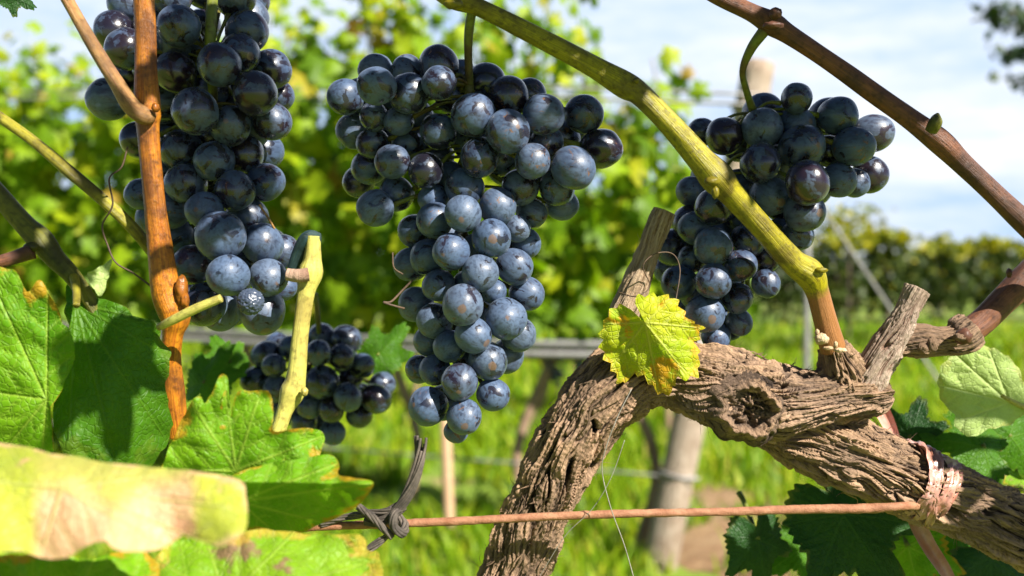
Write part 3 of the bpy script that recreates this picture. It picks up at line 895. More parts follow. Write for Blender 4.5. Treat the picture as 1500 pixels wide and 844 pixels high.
TRUNK = px_path([(726, 930, .392, 44), (748, 850, .390, 43), (774, 780, .388, 41), (807, 710, .386, 42), (842, 645, .384, 46), (875, 592, .383, 53), (912, 557, .383, 52), (955, 540, .383, 46), (1010, 550, .385, 44)])
CORDON = px_path([(935, 540, .385, 34), (985, 548, .384, 42), (1035, 560, .382, 52), (1085, 577, .380, 60), (1135, 588, .380, 52), (1190, 586, .380, 41), (1240, 582, .380, 34), (1280, 580, .380, 25), (1306, 579, .380, 13)])
ARM = px_path([(1095, 600, .392, 36), (1150, 622, .392, 44), (1205, 648, .391, 48), (1260, 672, .390, 50), (1320, 698, .390, 47), (1380, 722, .391, 44), (1450, 757, .393, 45), (1540, 800, .396, 46)])

vine = thing("grapevine", P(728, 930, .392), "gnarled old grapevine trunk and arm with peeling brown bark in front", "grapevine")
for nm, path, ns, seed, strips, lump in (("trunk", TRUNK, 620, 1.3, 220, .0034), ("cordon", CORDON, 520, 4.1, 220, .0038), ("arm", ARM, 600, 8.7, 240, .0024)):
    mb = MB()
    V, f, s, cv = tube(path, ns, 320, bark_disp(seed=seed, lump=lump, swirl=1.2), round_end=(nm == "cordon"))
    mb.add(V, f, cav=cv, s=s, **ring_attrs(ns, 320))
    bark_strips(mb, path, strips, int(seed * 10))
    o = mb.build(nm, M_BARK, vine)

def knot(parent, px, py, d, rpx, seed):
    """burl: round bark rim about a hollow, lumpy core, standing on the limb towards the camera"""
    nr, nth = 60, 120
    rr = np.linspace(0, 1.25, nr); th = np.arange(nth) / nth * 2 * pi
    R, T = np.meshgrid(rr, th, indexing='ij')
    p = np.stack([R * np.cos(T) * 2.5 + seed, R * np.sin(T) * 2.5, 0 * R], -1)
    lob = 1 + .22 * perlin(np.stack([np.cos(T) * 1.6 + seed, np.sin(T) * 1.6, 0 * T], -1)) + .07 * perlin(np.stack([np.cos(T) * 6 + seed, np.sin(T) * 6, R * 2], -1))
    h = (.75 + .5 * np.sin(T * 1.5 + 1)) * np.exp(-((R - .80) / .15) ** 2) * (1 + .55 * perlin(np.stack([np.cos(T) * 5, np.sin(T) * 5, R * 3 + seed], -1))) + 0.16 * fbm(p * 2.2, 3) - 0.35 * (R < .62) * (1 - (R / .62) ** 2) * 0
    core = 0.95 * fbm(p * 1.5 + 3, 3) * (R < .66) * (1 - (R / .66) ** 4)
    h = h + .10 * perlin(np.stack([np.cos(T) * 7, np.sin(T) * 7, R * 2.5], -1)) - .25 * np.exp(-(perlin(np.stack([np.cos(T) * 3 + seed + R, np.sin(T) * 3, R * 4], -1)) / .06) ** 2) * (R > .6)
    h = h + core - 0.15 * np.exp(-((R - .55) / .1) ** 2)
    h = np.where(R > 1.0, h - (R - 1.0) * 3.2, h)
    rad = rpx * d / F
    right, up, fwd = CM[:3, 0], CM[:3, 1], -CM[:3, 2]
    tilt = fwd * 0.0
    V = P(px, py, d) + (R * lob * rad)[..., None] * (np.cos(T)[..., None] * right + np.sin(T)[..., None] * up) - (h * rad * .42)[..., None] * fwd
    V = V.reshape(-1, 3)
    i = np.arange(nr - 1)[:, None] * nth; j = np.arange(nth)[None, :]; j2 = (j + 1) % nth
    f = np.stack([i + j, i + nth + j, i + nth + j2, i + j2], -1).reshape(-1, 4)
    cav = np.clip(h * .55 + .35 + .3 * perlin(p * 5), 0, 1).ravel()
    return mesh_obj("knot", V, f, M_BARK, parent, dict(cav=cav, cx=(R * np.cos(T)).ravel() * 1.2, cy=(R * np.sin(T)).ravel() * 1.2, s=.02 * R.ravel()))
knot(vine, 1096, 600, .3635, 47, 2.2)

# spurs
def spur(parent, name, pts, mat, seed, amp=.0012, lump=.0022, strips=30, ns=200, fib=1):
    path = px_path(pts); mb = MB()
    V, f, s, cv = tube(path, ns, 120, bark_disp(amp, lump, seed=seed))
    mb.add(V, f, cav=cv, s=s, **ring_attrs(ns, 120))
    if strips: bark_strips(mb, path, strips, int(seed * 7), .0007)
    return mb.build(name, mat, parent)
spur(vine, "spur", [(1246, 572, .380, 30), (1238, 548, .378, 27), (1228, 525, .376, 22), (1222, 508, .375, 19)], M_BARK, 3.3, .0024, .004, 60)
sp2 = spur(vine, "spur", [(1262, 572, .378, 24), (1283, 535, .376, 23), (1308, 496, .375, 21), (1326, 462, .374, 17), (1345, 424, .374, 16)], M_SPUR, 5.5, .0011, .0020, 60)
spur(vine, "spur", [(1315, 500, .377, 20), (1345, 498, .376, 23), (1372, 500, .376, 19), (1396, 499, .376, 19), (1410, 492, .376, 23), (1424, 482, .376, 19)], M_BARK, 7.1, .0012, .0028, 20)
stub = spur(vine, "pruned_stub", [(925, 520, .388, 26), (912, 470, .386, 23), (925, 432, .385, 19), (944, 388, .384, 17), (960, 342, .384, 16), (973, 309, .384, 15)], M_STUB, 9.9, .0007, .0016, 30)

# canes ------------------------------------------------------------------
def cane_disp(groove=0.0, seed=0.0):
    def f(s, th, pos, r):
        g = -groove * np.exp(-((((th - 3.9 + pi) % (2 * pi)) - pi) / .28) ** 2) - groove * .7 * np.exp(-((((th - 5.2 + pi) % (2 * pi)) - pi) / .22) ** 2)
        rough = .045 * perlin(np.stack([np.cos(th) * 2 + seed, np.sin(th) * 2, s * 60], -1)) + .018 * perlin(np.stack([np.cos(th) * 7 + seed, np.sin(th) * 7, s * 40], -1))
        return r * (g + rough), np.clip(-g * 6, 0, 1)
    return f
def cane(parent, name, pts, mat, ns=180, nt=40, groove=.05, seed=0.0, extra=()):
    path = px_path(pts); mb = MB()
    V, f, s, cv = tube(path, ns, nt, cane_disp(groove, seed))
    th = np.append(np.tile(np.abs(np.arange(nt) / nt * 2 - 1), ns), [0, 0])
    mb.add(V, f, cav=cv, s=s, th=th)
    for (px, py, d, rpx, sx, sy) in extra:             # buds, scars and node warts on the cane
        iv, jf = ico(3)
        q = iv * np.array([sx, 1.0, sy]); q = q * (1 + .22 * perlin(iv * 2.6 + px * .1))[:, None]
        mb.add(P(px, py, d) + q * rpx * d / F, jf, cav=.35, s=.1, th=.5)
    return mb.build(name, mat, parent)

cane(vine, "cane", [(610, -40, .362, 14), (660, -4, .362, 15), (700, 10, .362, 13), (760, 40, .362, 14), (815, 68, .361, 15), (870, 98, .36, 16), (915, 124, .36, 20), (940, 140, .36, 17), (985, 186, .36, 17), (1025, 232, .359, 20), (1050, 260, .359, 25), (1072, 284, .36, 19), (1115, 332, .362, 17), (1160, 382, .366, 19), (1187, 402, .368, 22), (1198, 428, .370, 17), (1208, 466, .372, 17), (1221, 512, .375, 19)], M_YCANE, 420, 48, .09, 1.0,
     extra=[(1043, 266, .3475, 9, 1.3, .8), (1048, 282, .3475, 6, .9, 1.5), (932, 118, .353, 5, 1, 1), (664, 6, .356, 9, 1.6, .8), (1203, 396, .362, 6, 1.6, .7)])
def crust(pts, mat, name="bud_scale"):
    mb = MB(); iv, jf = ico(3)
    for px, py, d, r, sx, sz in pts:
        q = iv * np.array([sx, 1.0, sz]) * (1 + .35 * perlin(iv * 2.4 + px * .13) + .15 * perlin(iv * 6 + py * .2))[:, None]
        mb.add(P(px, py, d) + q * r * d / F, jf, cav=.75, s=.02 * iv[:, 2], cx=iv[:, 0], cy=iv[:, 1])
    return mb.build(name, mat, vine)
crust([(1204, 497, .3655, 9, 1.1, .9), (1197, 488, .367, 4, .8, 1.5), (1214, 510, .3645, 5, 1.6, .6), (1231, 513, .3645, 7, 1.3, .5), (1224, 505, .364, 4, .7, 1.3)], mat_plain('bud_scales', (0.42, 0.28, 0.15), (0.60, 0.46, 0.28), 260, 0.8, 0, 0.8, 0.001))
crust([(1366, 505, .366, 9, .9, 1.2), (1408, 494, .365, 8, 1.4, .8), (1352, 510, .366, 7, 1.1, 1.1)], M_BARK)
cane(vine, "cane", [(1412, 491, .376, 20), (1440, 470, .377, 19), (1470, 440, .378, 20), (1500, 412, .379, 22), (1550, 360, .382, 20)], M_BROWN, 120, 40, .03, 2.0, extra=[(1411, 493, .366, 12, 1, 1), (1478, 400, .372, 6, .6, 1.2)])

top_cane = thing("vine_cane", P(1300, 150, .36), "long reddish brown cane slanting across the sky above the right bunch", "vine cane")
cane(top_cane, "shoot", [(1000, -35, .36, 11), (1050, -6, .36, 12), (1100, 18, .36, 13), (1130, 34, .36, 17), (1155, 50, .36, 14), (1200, 80, .36, 13), (1260, 122, .36, 14), (1330, 172, .36, 15), (1375, 206, .36, 18), (1410, 240, .36, 15), (1460, 287, .36, 15), (1510, 335, .36, 17), (1570, 392, .36, 16)], M_BROWN, 300, 40, .03, 3.0, extra=[(1136, 20, .352, 9, 1, 1), (1132, 38, .348, 10, 1.5, .6)])
cane(top_cane, "bud", [(1364, 192, .352, 9), (1370, 180, .350, 10), (1372, 172, .350, 7), (1374, 166, .350, 2)], M_OLIVE, 24, 16, .0, 1.0)

left_cane = thing("vine_cane", P(215, 170, .345), "upright orange cane crossing in front of the left bunch", "vine cane")
cane(left_cane, "shoot", [(208, -40, .345, 15), (213, 40, .345, 15), (214, 110, .345, 16), (216, 165, .345, 19), (217, 190, .345, 16), (224, 270, .346, 15), (233, 350, .347, 17), (243, 425, .348, 21), (256, 462, .349, 22), (253, 490, .35, 15), (250, 530, .352, 15), (254, 580, .354, 17), (262, 640, .356, 14)], M_ORANGE, 320, 44, .04, 4.0,
     extra=[(266, 425, .345, 11, .8, 2.0), (271, 440, .344, 8, .8, 1.4), (228, 158, .338, 7, .8, 1)])
cane(left_cane, "side_shoot", [(85, -25, .342, 9), (110, 20, .342, 9), (140, 72, .341, 10), (170, 120, .340, 11), (192, 155, .339, 13), (212, 170, .339, 13), (222, 168, .343, 8)], M_TANCANE, 120, 32, .03, 5.0)
cane(left_cane, "leaf_stalk", [(232, 480, .337, 5), (255, 468, .335, 7), (290, 451, .333, 7), (324, 437, .332, 6)], M_PALECANE, 60, 24, .04, 6.0)

yl = thing("vine_cane", P(80, 235, .352), "thin yellow cane running down behind the orange cane", "vine cane")
cane(yl, "shoot", [(-45, 140, .352, 8), (0, 172, .352, 8), (50, 208, .352, 8), (100, 250, .352, 9), (150, 292, .354, 9), (195, 335, .356, 9), (235, 385, .362, 8)], M_GREENCANE, 140, 30, .05, 7.0)

gl = thing("vine_cane", P(40, 330, .34), "thick olive green cane with a bud at the left edge", "vine cane")
cane(gl, "shoot", [(-40, 240, .338, 13), (0, 288, .338, 14), (35, 328, .338, 15), (60, 352, .338, 18), (80, 378, .338, 15), (110, 410, .338, 12), (150, 470, .34, 10)], M_OLIVE, 140, 36, .05, 8.0, extra=[(46, 362, .331, 9, 1.2, .8)])
cane(gl, "side_shoot", [(48, 368, .331, 12), (25, 376, .33, 10), (0, 384, .329, 10), (-40, 392, .328, 10)], M_BROWN, 60, 28, .03, 9.0)

pc = thing("vine_cane", P(430, 560, .36), "pale yellow cut cane rising between the left bunch and the shaded bunch", "vine cane")
cane(pc, "shoot", [(396, 670, .352, 11), (408, 630, .353, 11), (418, 600, .354, 12), (428, 575, .355, 18), (434, 550, .355, 14), (440, 490, .356, 12), (448, 430, .357, 13), (455, 400, .358, 18), (458, 378, .358, 13), (459, 346, .358, 10)], M_PALECANE, 200, 40, .06, 10.0, extra=[(446, 574, .350, 6, .9, 1.1)])
cane(pc, "side_shoot", [(452, 402, .352, 10), (436, 404, .351, 10), (420, 402, .351, 9)], M_SPUR, 40, 24, .03, 11.0)
cane(pc, "dark_tip", [(424, 404, .362, 6), (438, 372, .361, 11), (452, 350, .359, 12), (470, 349, .359, 7)], mat_cane("dark_teal_end", (0.02, 0.05, 0.06), (0.03, 0.06, 0.05), (0.01, 0.02, 0.02)), 50, 24, .03, 12.0)

# ------------------------------------------------------------------ grape clusters
GV, GF = ico(4)
GMS = []
for _k in range(7):
    gm = bpy.data.meshes.new("grape_berry")
    _gv = GV * (1 + 0.055 * perlin(GV * 0.9 + 5.3 * _k) + .012 * perlin(GV * 2.6 + _k))[:, None]
    gm.from_pydata([tuple(v) for v in _gv], [], GF); gm.polygons.foreach_set('use_smooth', [True] * len(gm.polygons)); gm.materials.append(M_GRAPE)
    GMS.append(gm)

def solve_depth(g, D0, curve):
    """g rows px,py,r,layer -> depths so berries touch but do not sink into one another"""
    g = np.asarray(g, float); n = len(g)
    x0 = np.average(g[:, 0]); 
    d = D0 + g[:, 3] * 0.011
    for i in range(n):
        row = g[np.abs(g[:, 1] - g[i, 1]) < 45]
        lo, hi = (row[:, 0] - row[:, 2]).min(), (row[:, 0] + row[:, 2]).max()
        u = (g[i, 0] - (lo + hi) / 2) / max(20, (hi - lo) / 2)
        d[i] += curve * u * u
    for it in range(260):
        X = (g[:, 0] - 750) / F * d; Y = (g[:, 1] - 422) / F * d; R = g[:, 2] / F * d
        dx = X[:, None] - X[None]; dy = Y[:, None] - Y[None]; dz = d[:, None] - d[None]
        need = (R[:, None] + R[None]) * 0.93
        want = np.sqrt(np.maximum(need ** 2 - dx ** 2 - dy ** 2, 0))
        lay = g[:, 3][:, None] - g[:, 3][None]
        sgn = np.where(np.abs(lay) > .01, np.sign(lay), np.where(np.abs(dz) > 1e-7, np.sign(dz), np.sign(np.arange(n)[:, None] - np.arange(n)[None] + .5)))
        cur = dz * sgn
        push = np.where((want > 0) & (cur < want), (want - cur) * sgn, 0); np.fill_diagonal(push, 0)
        if np.abs(push).max() < 2e-4: break
        cnt = np.maximum((push != 0).sum(1), 1)
        d = d + 0.35 * push.sum(1) / cnt
        d = d + 0.0 * (D0 - d)
    return d

def cluster(berries, D0, label, bloom_fn, stalk, curve=.012, backfill=14, seed=0, special=None):
    rg = np.random.default_rng(seed)
    g = np.array(berries, float)
    g[:, 2] *= np.where(g[:, 3] > .9, 1.17, np.where(g[:, 3] > .3, 1.07, 0.995))
    d = solve_depth(g, D0, curve)
    pos = np.array([P(a, b, c) for (a, b), c in zip(g[:, :2], d)])
    rad = g[:, 2] / F * d
    cen = P(g[:, 0].mean(), g[:, 1].mean(), d.mean() + .008)
    o = thing("grape_cluster", stalk[0][:3] if False else P(*stalk[0][:3]), label, "grape cluster", "hanging bunches of dark grapes")
    # berries at the back so the bunch is whole all round
    allp, allr = list(pos), list(rad)
    tries = 0; added = 0
    while added < backfill and tries < 900:
        tries += 1
        i = rg.integers(len(g))
        row = np.abs(g[:, 1] - g[i, 1]) < 45
        c = pos[row].mean(0); q = c + np.array([rg.normal() * .008, .014 + .016 * rg.random(), rg.normal() * .004]); r = .0072
        px = (q[0] / q[1]) * F + 750
        if px < (g[row, 0] - g[row, 2]).min() + 25 or px > (g[row, 0] + g[row, 2]).max() - 25: continue
        dd = np.linalg.norm(np.array(allp) - q, axis=1) - .9 * (np.array(allr) + r)
        if dd.min() > 0:
            allp.append(q); allr.append(r); added += 1
    axis_top = P(*stalk[-1][:3])
    for k, (q, r) in enumerate(zip(allp, allr)):
        b = bpy.data.objects.new("grape", GMS[int(rg.integers(7))]); COL.objects.link(b)
        row = np.abs(pos[:, 2] - q[2]) < .02
        c = pos[row].mean(0) + np.array([0, .010, .006]) if row.any() else cen
        out = q - c + rg.normal(size=3) * .006; out[1] -= .004
        out /= np.linalg.norm(out)
        rot = Vector(out).to_track_quat('Z', 'Y').to_matrix().to_4x4() @ Matrix.Rotation(rg.random() * 6.28, 4, 'Z')
        el = rg.uniform(.97, 1.10)
        b.matrix_world = Matrix.Translation(tuple(q)) @ rot @ Matrix.Diagonal((r * rg.uniform(.98, 1.02), r * rg.uniform(.97, 1.01), r * el, 1))
        M = b.matrix_world.copy(); b.parent = o; b.matrix_parent_inverse = Matrix.Translation(-o.location); b.matrix_basis = M
        if k < len(g):
            col = bloom_fn(g[k, 0], g[k, 1], rg)
        else: col = (.45, 0, 0)
        b.color = tuple(col) + (1,)
    # stalk and the little stems to the berries: one woody mesh
    mb = MB()
    low = np.array([pos[:, 0].mean(), pos[:, 1].mean() + .012, pos[:, 2].min() + .02])
    mid = np.array([pos[:, 0].mean(), pos[:, 1].mean() + .010, (axis_top[2] + low[2]) / 2])
    sp = px_path(stalk)
    V, f, s, cv = tube(sp, 50, 20, cane_disp(.05, seed)); mb.add(V, f, cav=cv, s=s, th=.3)
    ax = [tuple(axis_top) + (.0020,), tuple(mid) + (.0018,), tuple(low) + (.0010,)]
    V, f, s, cv = tube(ax, 40, 10); mb.add(V, f, cav=cv, s=s, th=.4)
    axc = catmull(ax, 60)[:, :3]
    for q, r in zip(allp, allr):
        j = np.argmin(np.abs(axc[:, 2] - (q[2] + .008))); a = axc[j]
        dirv = q - a; L = np.linalg.norm(dirv); e = q - dirv / L * r * .95
        m_ = (a + e) / 2 + np.array([0, 0, .002])
        V, f, s, cv = tube([tuple(a) + (.0007,), tuple(m_) + (.0006,), tuple(e) + (.0011,)], 10, 7); mb.add(V, f, cav=cv, s=s, th=.6)
    mb.build("stem", M_STALK, o)
    return o

# px, py, radius, layer (0 front .. 3 back)
TL = [(168,46,26,1),(188,6,25,1.4),(186,72,29,.9),(262,38,32,.2),(262,62,28,1.2),(250,-8,27,1.5),(300,-18,26,1.6),(345,-4,26,1.2),(372,2,20,2.2),(361,26,27,1.4),(362,46,29,.9),(282,70,20,1.6),
 (321,95,33,-.2),(352,78,29,.3),(397,102,25,1.1),(374,137,33,-.3),(404,140,22,1.6),(257,106,29,.7),(158,145,27,1.1),(192,112,22,1.5),(286,163,34,-.4),(338,184,28,.5),(368,190,24,1.2),(398,178,27,.9),
 (206,205,24,1.2),(266,220,30,.4),(314,236,30,.2),(359,226,26,.7),(386,222,24,1.3),(272,269,31,.2),(389,267,26,.6),(344,279,30,0),(206,285,20,1.4),(248,308,26,.8),(299,308,28,-.1),(362,318,28,.4),
 (323,346,38,-.7),(384,357,31,-.5),(413,368,24,.4),(281,388,30,-.2),(334,404,32,-.9),(393,407,28,-.8),(412,420,20,.4),(300,446,32,.1),(324,455,28,.5),(384,455,34,-.3),
 (304,130,28,1.5),(240,150,27,1.5),(310,200,28,1.7),(243,200,26,1.6),(240,252,25,1.5),(300,262,26,1.8),(345,240,24,1.9),(252,346,26,1.3),(226,320,22,1.6),(300,360,26,1.6),(355,385,26,1.0),(262,420,22,1.4),(226,100,26,1.4),(228,40,26,1.5)]
MAIN = [(506,142,23,1),(552,126,29,.2),(551,104,21,1.3),(527,140,22,1.5),(548,171,20,.9),(584,178,20,.8),(521,192,23,1.3),(597,106,22,1.2),(599,137,29,.5),(643,96,28,.9),(643,122,26,.3),(674,112,20,1.7),(660,143,20,1),
 (693,168,33,-.4),(711,121,27,.8),(745,142,29,.4),(775,138,20,1.4),(744,193,33,-.8),(796,168,31,0),(855,167,28,.3),(880,218,28,.4),(780,236,27,-.7),(840,246,33,-.8),(642,193,28,.2),(703,231,30,.1),(575,237,26,0),
 (624,250,25,.5),(546,210,20,1.2),(600,211,22,1.2),(526,266,20,1.4),(541,245,22,1.3),(581,284,24,.7),(550,305,26,.6),(681,275,27,.8),(762,274,28,.3),(816,275,25,.6),(823,300,22,.9),(635,291,21,.7),
 (678,313,28,-.8),(729,303,28,.1),(778,312,21,.9),(637,323,25,.6),(608,338,21,1.3),(720,349,30,-.5),(756,335,19,.9),(771,357,21,.9),(661,369,28,-.7),(627,377,25,.5),(603,387,22,1.2),(754,391,27,.2),(703,400,28,-.8),
 (771,430,25,.3),(642,418,24,.1),(610,446,24,.9),(724,428,18,.3),(678,447,31,-.9),(741,467,31,-.5),(759,490,24,.6),(637,470,25,.5),(693,491,27,-.8),(659,508,25,.1),(629,499,20,1),(715,529,29,-.7),(742,522,22,1),
 (615,541,20,.9),(637,542,22,.5),(673,560,28,-.8),(627,595,30,-.6),(680,611,26,-.7),(722,578,25,-.5),(668,632,18,.1),
 (820,203,24,1.6),(772,214,24,1.5),(838,186,22,1.6),(800,255,22,1.5),(560,150,22,1.6),(575,205,22,1.7),(560,250,22,1.6),(690,205,24,1.5),(730,232,24,1.4),(800,210,22,1.4),(640,230,22,1.5),(660,262,22,1.4),(700,370,24,1.4),(650,340,22,1.3),(740,360,22,1.4),(690,420,24,1.4),(660,470,24,1.4),(700,460,22,1.4),(690,530,24,1.4),(650,590,22,1.3),(610,170,22,1.5)]
RIGHT = [(1167,144,22,.6),(1118,168,27,1),(1117,188,28,.4),(1062,199,26,.4),(1028,194,18,1.2),(1166,183,23,1),(1175,215,33,0),(1227,170,29,.3),(1213,171,24,1),(1279,195,26,.6),(1251,215,29,0),(1215,222,22,.8),(1114,239,30,-.1),
 (1183,268,33,-.6),(1228,264,26,.1),(1252,268,20,.8),(1274,256,23,1),(1178,311,30,0),(1168,345,21,.5),(1013,281,21,.9),(1046,303,26,.5),(1128,288,28,.5),(1090,316,26,.7),(1010,326,23,.8),(1049,340,25,.9),
 (1045,361,29,-.3),(1096,351,26,.2),(1018,334,24,.6),(985,362,24,1),(1015,378,20,.9),(1085,389,24,0),(1122,374,23,.4),(994,414,26,.2),(1045,412,27,-.6),(1122,415,21,.1),(1080,437,23,-.2),(1033,459,30,-.6),(1083,472,20,0),
 (1049,494,22,.3),(1066,478,20,.8),(982,392,22,1.2),(1085,210,24,1.4),(1140,240,24,1.4),(1150,300,24,1.3),(1080,280,26,1.2),(1110,380,22,1.2),(1060,385,22,1.4),(1020,430,22,1.2),(1145,345,22,1.1),(1040,260,24,1.3),(1005,455,18,1.4)]
SHADE = [(471,493,19,.6),(506,498,21,.5),(425,509,16,.9),(391,520,20,.6),(401,536,18,.2),(467,517,20,.1),(501,523,20,.1),(530,536,19,.3),(375,558,20,.5),(471,560,25,-.3),(510,582,22,-.2),(560,564,18,.7),(551,584,23,0),(526,608,18,.5),
 (485,600,20,.3),(453,594,18,.5),(405,570,20,.3),(407,596,18,.6),(445,618,18,.7),(487,634,18,.5),(421,604,18,.9),(514,553,16,.7),(440,550,18,.9),(440,575,18,.8),(380,590,18,1),(460,625,17,1)]

def bl_tl(x, y, rg):
    a = .33 + .16 * rg.random() if y < 300 else .62 + .14 * rg.random()
    return (a + .1 * rg.normal(), max(0, .05 * rg.normal()) + .35 * (abs(x - 282) < 3), 1.0 if rg.random() < .12 else 0.0)
def bl_main(x, y, rg):
    a = .50 if y < 290 else .78
    scar = 1.0 if (x > 720 and y < 300 and rg.random() < .7) or rg.random() < .14 else 0
    return (a + .11 * rg.normal(), .9 if y > 628 else max(0, .05 * rg.normal()), scar)
def bl_right(x, y, rg):
    a = .55 + .12 * rg.normal()
    if abs(x - 1183) < 2: a = .26
    return (a, .10 if abs(x - 1183) < 2 else max(0, .04 * rg.normal()), 1.0 if rg.random() < .1 else 0)
def bl_sh(x, y, rg): return (.42 + .1 * rg.normal(), 0, 0)

c1 = cluster(TL, .375, "long left bunch of glossy blackish grapes behind the upright orange cane", bl_tl, [(313, -30, .385, 8), (310, 20, .375, 8), (308, 62, .374, 8), (310, 90, .382, 7)], seed=1)
c2 = cluster(MAIN, .372, "big dusty blue bunch of grapes hanging in the middle", bl_main, [(692, 12, .363, 7), (687, 45, .368, 7), (686, 80, .374, 6), (688, 125, .380, 6)], seed=2, backfill=2)
c3 = cluster(RIGHT, .385, "navy bunch of grapes behind the yellow cane against the sky", bl_right, [(1120, 44, .361, 9), (1100, 72, .364, 7), (1088, 104, .370, 5), (1094, 135, .378, 5), (1104, 165, .390, 6)], seed=3)
c4 = cluster(SHADE, .50, "small shaded blackish bunch low behind the pale cut cane", bl_sh, [(462, 430, .50, 4), (466, 470, .505, 4), (468, 500, .512, 4)], seed=4, backfill=10)

# the shrivelled berry at the foot of the left bunch
def shrivelled():
    iv, jf = ico(5)
    h = 1 - np.abs(perlin(iv * 4.2 + 3)) * 1.0
    h2 = 1 - np.abs(perlin(iv * 9 + 8))
    V = P(367, 442, .352) + iv * ((.70 + .22 * h + .12 * h2)[:, None]) * 20 * .352 / F
    o = mesh_obj("grape", V, jf, M_GRAPE, c1); o.color = (.75, 0, .3, 1)
    o['label'] = "shrivelled wrinkled grape"
shrivelled()

# ------------------------------------------------------------------ leaves
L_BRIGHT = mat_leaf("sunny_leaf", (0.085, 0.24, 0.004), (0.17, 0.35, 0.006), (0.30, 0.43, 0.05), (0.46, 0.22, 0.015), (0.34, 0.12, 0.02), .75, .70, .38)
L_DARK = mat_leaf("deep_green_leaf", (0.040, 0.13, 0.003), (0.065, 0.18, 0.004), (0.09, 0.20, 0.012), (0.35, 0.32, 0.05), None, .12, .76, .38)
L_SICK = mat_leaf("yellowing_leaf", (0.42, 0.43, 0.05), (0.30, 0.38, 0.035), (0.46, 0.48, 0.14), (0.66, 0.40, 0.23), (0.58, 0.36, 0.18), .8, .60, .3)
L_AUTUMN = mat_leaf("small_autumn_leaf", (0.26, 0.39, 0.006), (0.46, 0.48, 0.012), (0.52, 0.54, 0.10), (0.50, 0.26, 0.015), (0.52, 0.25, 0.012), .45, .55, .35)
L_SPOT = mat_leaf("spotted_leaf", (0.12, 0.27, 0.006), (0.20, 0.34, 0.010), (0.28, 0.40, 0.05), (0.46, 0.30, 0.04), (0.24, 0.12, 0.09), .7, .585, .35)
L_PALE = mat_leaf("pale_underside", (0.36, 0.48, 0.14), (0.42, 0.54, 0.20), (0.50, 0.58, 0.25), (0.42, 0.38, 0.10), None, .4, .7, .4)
L_SHADE = mat_leaf("shaded_leaf", (0.014, 0.055, 0.012), (0.022, 0.075, 0.012), (0.035, 0.10, 0.022), (0.2, 0.2, 0.04), None, .3, .7, .3)  # leaf green darkened so the shade sits in the colour
LG = "big leaves around the bunches"

def plane(x0, y0, d0, gx=0, gy=0, cxx=0, cyy=0, cxy=0):
    """depth sheet: slopes per 100 px, curvature per (100 px)^2"""
    def f(x, y):
        u, v = (x - x0) / 100, (y - y0) / 100
        return d0 + gx * u + gy * v + cxx * u * u + cyy * v * v + cxy * u * v
    return f

# A: bright leaf at the left edge
lA = thing("vine_leaf", P(75, 585, .32), "bright green leaf with red blotches cut by the left edge", "leaf", LG)
traced_leaf(lA, L_BRIGHT, [(75, 600), (110, 520), (92, 470), (77, 440), (60, 412), (40, 425), (18, 395), (-30, 392), (-80, 420), (-120, 500), (-130, 600), (-90, 690), (-30, 720), (30, 710), (75, 680)], (68, 585),
            plane(68, 585, .322, .004, .006, .004, .002), [(-20, 395), (70, 420), (-120, 560), (-40, 715), (60, 690)], 20, 8, seed=1.0)
# B: dark curved leaf
lB = thing("vine_leaf", P(110, 470, .33), "deep green drooping leaf in shade left of the orange cane", "leaf", LG)
traced_leaf(lB, L_DARK, [(100, 410), (135, 435), (160, 440), (190, 455), (200, 470), (225, 470), (238, 500), (250, 520), (243, 570), (252, 625), (235, 665), (205, 690), (150, 690), (100, 670), (78, 620), (85, 560), (102, 500), (95, 450)], (110, 445),
            plane(150, 560, .328, .006, -.004, .012, .003, .004), [(100, 650), (170, 680), (240, 640), (245, 520), (200, 465)], 22, 7, seed=2.0)
cane(lB, "petiole", [(112, 448, .327, 5), (112, 425, .332, 6), (108, 405, .336, 7)], M_GREENCANE, 30, 16)
# small pale leaf bit above B
lb2 = thing("vine_leaf", P(150, 400, .34), "tiny pale curled leaf tip above the dark drooping leaf", "leaf", LG)
traced_leaf(lb2, L_PALE, [(165, 378), (160, 400), (150, 432), (138, 425), (128, 402), (145, 392)], (148, 408), plane(150, 400, .335, .01, .004), None, 8, 3, K=10, N=100, spacing=20)
# C: near blurred yellow leaf, rolled over like a tent
lC = thing("vine_leaf", P(150, 720, .215), "large blurred yellow leaf with pinkish dry patches in the lower left corner", "leaf", LG)
traced_leaf(lC, L_SICK, [(-80, 636), (0, 648), (80, 664), (160, 678), (240, 686), (310, 694), (350, 704), (361, 723), (361, 766), (346, 789), (319, 802), (292, 785), (282, 764), (265, 785), (227, 806), (190, 808), (165, 802), (154, 793), (127, 800), (100, 814), (70, 820), (46, 812), (30, 806), (6, 808), (-20, 815), (-70, 790), (-90, 710)], (90, 715),
            lambda x, y: .236 + .012 * np.clip((712 - y) / 60, 0, 2) ** 2 - .012 * ((y - 690) / 100) + .004 * np.sin(x / 31.0) * np.clip((y - 700) / 100, 0, 1),
            [(-60, 700), (350, 745), (250, 692), (240, 800), (60, 812), (315, 798)], 15, 5, seed=3.0, vw=3, spacing=40, wave=.003, N=420,
            tone_fn=lambda x, y: (.25 + 1.1 * np.clip((y - 700 + 20 * np.sin(x / 38.0) + 10 * np.sin(x / 15.0) + .12 * (x - 160)) / 46, 0, 1)) * np.clip((x - 42) / 26, 0, 1) * np.clip((292 - x) / 22, 0, 1))
